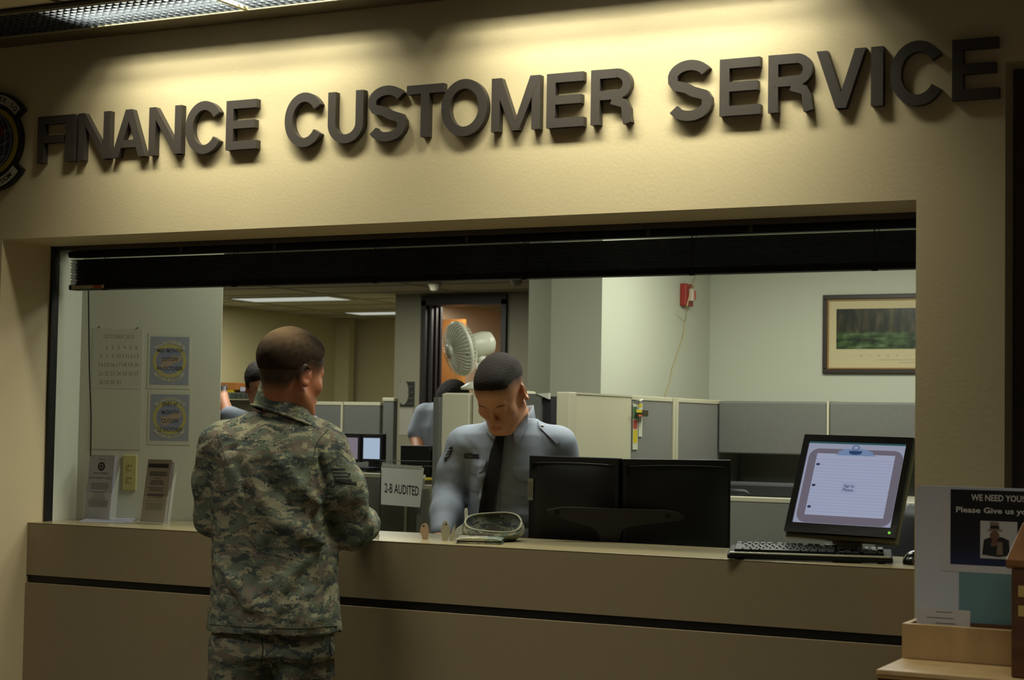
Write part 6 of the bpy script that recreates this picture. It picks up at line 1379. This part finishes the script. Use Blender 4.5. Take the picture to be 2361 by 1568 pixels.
# ---- two people far back
def far_person(label, D, head, s, F_, U_, neckp, rows, arms, fxv, short=True, hairz=.03, h=.0065, skin_=(186, 130, 98)):
    b = atd((rows[0][1]+rows[0][2])/2, rows[0][0], D); g = thing('person', label, 'person', (b[0], b[1], 0)); fx = horiz(*fxv)
    R_, c = head_frame(atd(*head, D), camvec(*F_), camvec(*U_)); nk = atd(*neckp, D)
    P3 = [[atd(x, y, D+d) for x, y, d in a] for a in arms]; al = [p for a in P3 for p in a]+[c]
    rw = [rowpx(y, xl, xr, D, hd) for y, xl, xr, hd in rows]; ctr = [np.array([r[1], r[2], r[0]]) for r in rw]
    lo = np.min(al+ctr, axis=0)-.25; hi = np.max(al+ctr, axis=0)+.25; lo[2] = min(r[0] for r in rw)-.05; hi[2] = max(c[2]+.17, max(p[2] for p in al)+.2)
    f = Field(lo, hi, h); f.torso([(r[0], r[1], r[2], r[3]*.88, r[4]*.85) for r in rw], fx, .02); add_head(f, R_, c, s, neck=nk)
    for P in P3:
        f.chain(P, [.045, .037, .027][:len(P)], .02)
        if len(P) == 3: add_hand(f, P[2], unit(P[2]-P[1]), horiz(0, 1), curl=.4)
    fd = lambda L: sstep(-.01, .02, L[:, 2]-np.where(L[:, 1] > .02, hairz+.5*(L[:, 1]-.02), -.02+.4*L[:, 1]+.02))
    put_body(g, 'body', f, skinm, R_, c, s, (skin_, (170, 90, 70), (40, 30, 24), (34, 26, 21), fd), it=1)
    hv, hf = hair_mesh(R_, c, s, lambda L: .012*fd(L)-.0006, h=.005, seed=2); part('hair', Raw(hv, hf), hairm, g, smooth=True)
    f = Field(lo-.03, hi+.03, .008); f.torso(rw, fx, .02)
    for P in P3:
        e = P[0]+(P[1]-P[0])*.80 if short else P[1]; f.chain([P[0], e], [.064, .058], .03)
    f.wrinkle(.004, 24, 31); V, Fs = fmesh(f, 1); part('shirt', Raw(V, Fs), sh, g, smooth=True)
    f = Field(np.array([b[0]-.28, b[1]-.28, .04]), np.array([b[0]+.28, b[1]+.28, lo[2]+.2]), .012); zt_ = lo[2]+.08
    f.torso([(zt_, b[0], b[1], .16, .12), (zt_-.12, b[0], b[1], .165, .125)], fx, .02)
    for q in (-1, 1): f.chain([b*[1, 1, 0]+fx*q*.08+EZ*(zt_-.12), b*[1, 1, 0]+fx*q*.09+EZ*.08], [.08, .06], .02)
    V, Fs = fmesh(f, 1); part('trousers', Raw(V, Fs), MATS['trouser_navy'], g, smooth=True); return g
far_person('person in a light blue short sleeve shirt far behind, arm at the black machines', 8.72, (1043, 936), 0.95, (-.25, -.25, -.9), (0, .97, -.2), (1030, 955), [(1200, 965, 1050, .11), (1080, 962, 1052, .115), (985, 968, 1046, .115), (945, 985, 1040, .09), (930, 1000, 1032, .06)], [[(982, 958, 0), (962, 1008, -.02), (965, 1046, -.14)], [(1040, 960, .03), (1050, 1020, .03), (1030, 1060, -.1)]], (1, 0))
far_person('person in a light blue shirt reaching to the orange tray, mostly hidden behind the soldier', 9.05, (604, 892), 1.0, (.3, -.25, .9), (0, .97, .2), (612, 940), [(1200, 560, 690, .12), (1060, 555, 700, .13), (985, 550, 718, .125), (962, 575, 705, .09), (948, 598, 650, .06)], [[(556, 972, 0), (526, 958, .0), (515, 922, .10)], [(716, 985, 0), (738, 1050, -.02), (700, 1090, -.1)]], (-1, 0))
# ------------------------------------------------------------------ patrol cap on the counter
def cz(x, y): return atz(x, y, CT)
g = thing('patrol_cap', 'camouflage cap lying upside down on the counter before the airman', 'cap', cz(1135, 1246)); camoc = camo('camo_cap', seed=9.0)
Dc = depth_of(cz(1137, 1247))+.02; kx = F_PX/Dc; c0 = atd(1137, 1205, Dc); ex = horiz(1, 0); ey = horiz(0, -1)
def rim(p, k=1.0, dz=0.0):
    u, v = math.cos(p), math.sin(p); return c0+ex*u*.0905*k+ey*v*.082*k+EZ*(.028*v+.006*u*v+.003*math.sin(3*p)+dz)
N = 56; ph = [2*math.pi*i/N for i in range(N+1)]; zb = CT+.0015; rows = []
for t in np.linspace(0, 1, 9):
    row = []
    for p in ph:
        b = rim(p); k = 1+.10*math.sin(math.pi*min(t*1.1, 1))-(.22*max(t-.6, 0)/.4)+.02*math.sin(5*p+3*t); r = c0+(b-c0)*[k, k, 0]; r[2] = b[2]*(1-t)+zb*t+.004*math.sin(7*p+4*t)*t*(1-t)*2; row.append(r)
    rows.append(row)
rows.append([c0*[1, 1, 0]+EZ*zb for p in ph]); part('crown', MB().grid(rows), camoc, g, smooth=True)
rows = []
for t in np.linspace(0, 1, 9):
    row = []
    for p in ph:
        b = rim(p); k = .965-.30*t**1.5+.015*math.sin(4*p+5*t); r = c0+(b-c0)*[k, k, 0]; r[2] = b[2]-(b[2]-CT-.012)*min(1, t*1.0)*.92+.010*max(0, math.sin(3*p+1.2))*t*t; row.append(r)
    rows.append(row)
rows.append([c0*[1, 1, 0]+EZ*(CT+.014+.006*math.sin(3*p)) for p in ph]); part('lining', MB().grid(rows), camo('camo_lining', seed=2.0, tint=.8), g, smooth=True)
part('sweatband', MB().tube([rim(p, .985, .0005) for p in ph], .0034, 8), mat('cap_band', (158, 156, 130), .8), g, smooth=True)
part('size_label', MB().grid([[rim(p, .955-.03*t, -.006-.030*t) for p in np.linspace(1.25, 1.62, 5)] for t in (0, .5, 1)]), mat('label_olive', (84, 84, 68), .8), g, smooth=True)
q = MB(); q.grid([[np.maximum(rim(p, .80-.08*t, -.022-.012*t+.010*math.sin(9*p)), [-9, -9, CT+.018]) for p in np.linspace(3.4, 6.0, 22)] for t in (0, .5, 1)]); part('lining_fold', q, camoc, g, smooth=True, solid=.004)
B4 = [cz(1051, 1253), cz(1156, 1256), cz(1172, 1243), cz(1066, 1240)]
def bl(u, v): return (B4[0]*(1-u)+B4[1]*u)*(1-v)+(B4[3]*(1-u)+B4[2]*u)*v
for nm, z0_, z1_, m in (('bill_lower', .001, .007, camoc), ('bill_upper', .009, .0165, camoc)):
    T_, Bt = [], []
    for i in range(13):
        u = i/12; e = .0022*(1-min(1, min(u, 1-u)/.08)); T_.append([bl(u, v)+EZ*(z1_-e-.0022*(v < .01)+.003*math.sin(math.pi*u)*(nm != 'bill_lower')) for v in (0, .08, .5, 1)]); Bt.append([bl(u, v)+EZ*(z0_+e) for v in (0, .08, .5, 1)])
    q = MB(); q.grid(T_); q.grid([r[::-1] for r in Bt]); q.grid([[T_[i][0], Bt[i][0]] for i in range(13)]); q.grid([T_[0], Bt[0]]); q.grid([T_[-1], Bt[-1]]); q.grid([[T_[i][-1], Bt[i][-1]] for i in range(13)]); part(nm, q, m, g, smooth=False)
q = MB(); q.grid([[bl(u, v)+EZ*.008 for v in (.03, 1)] for u in np.linspace(.02, .98, 12)]); part('bill_core', q, mat('bill_grey', (62, 66, 66), .8), g, solid=.003)
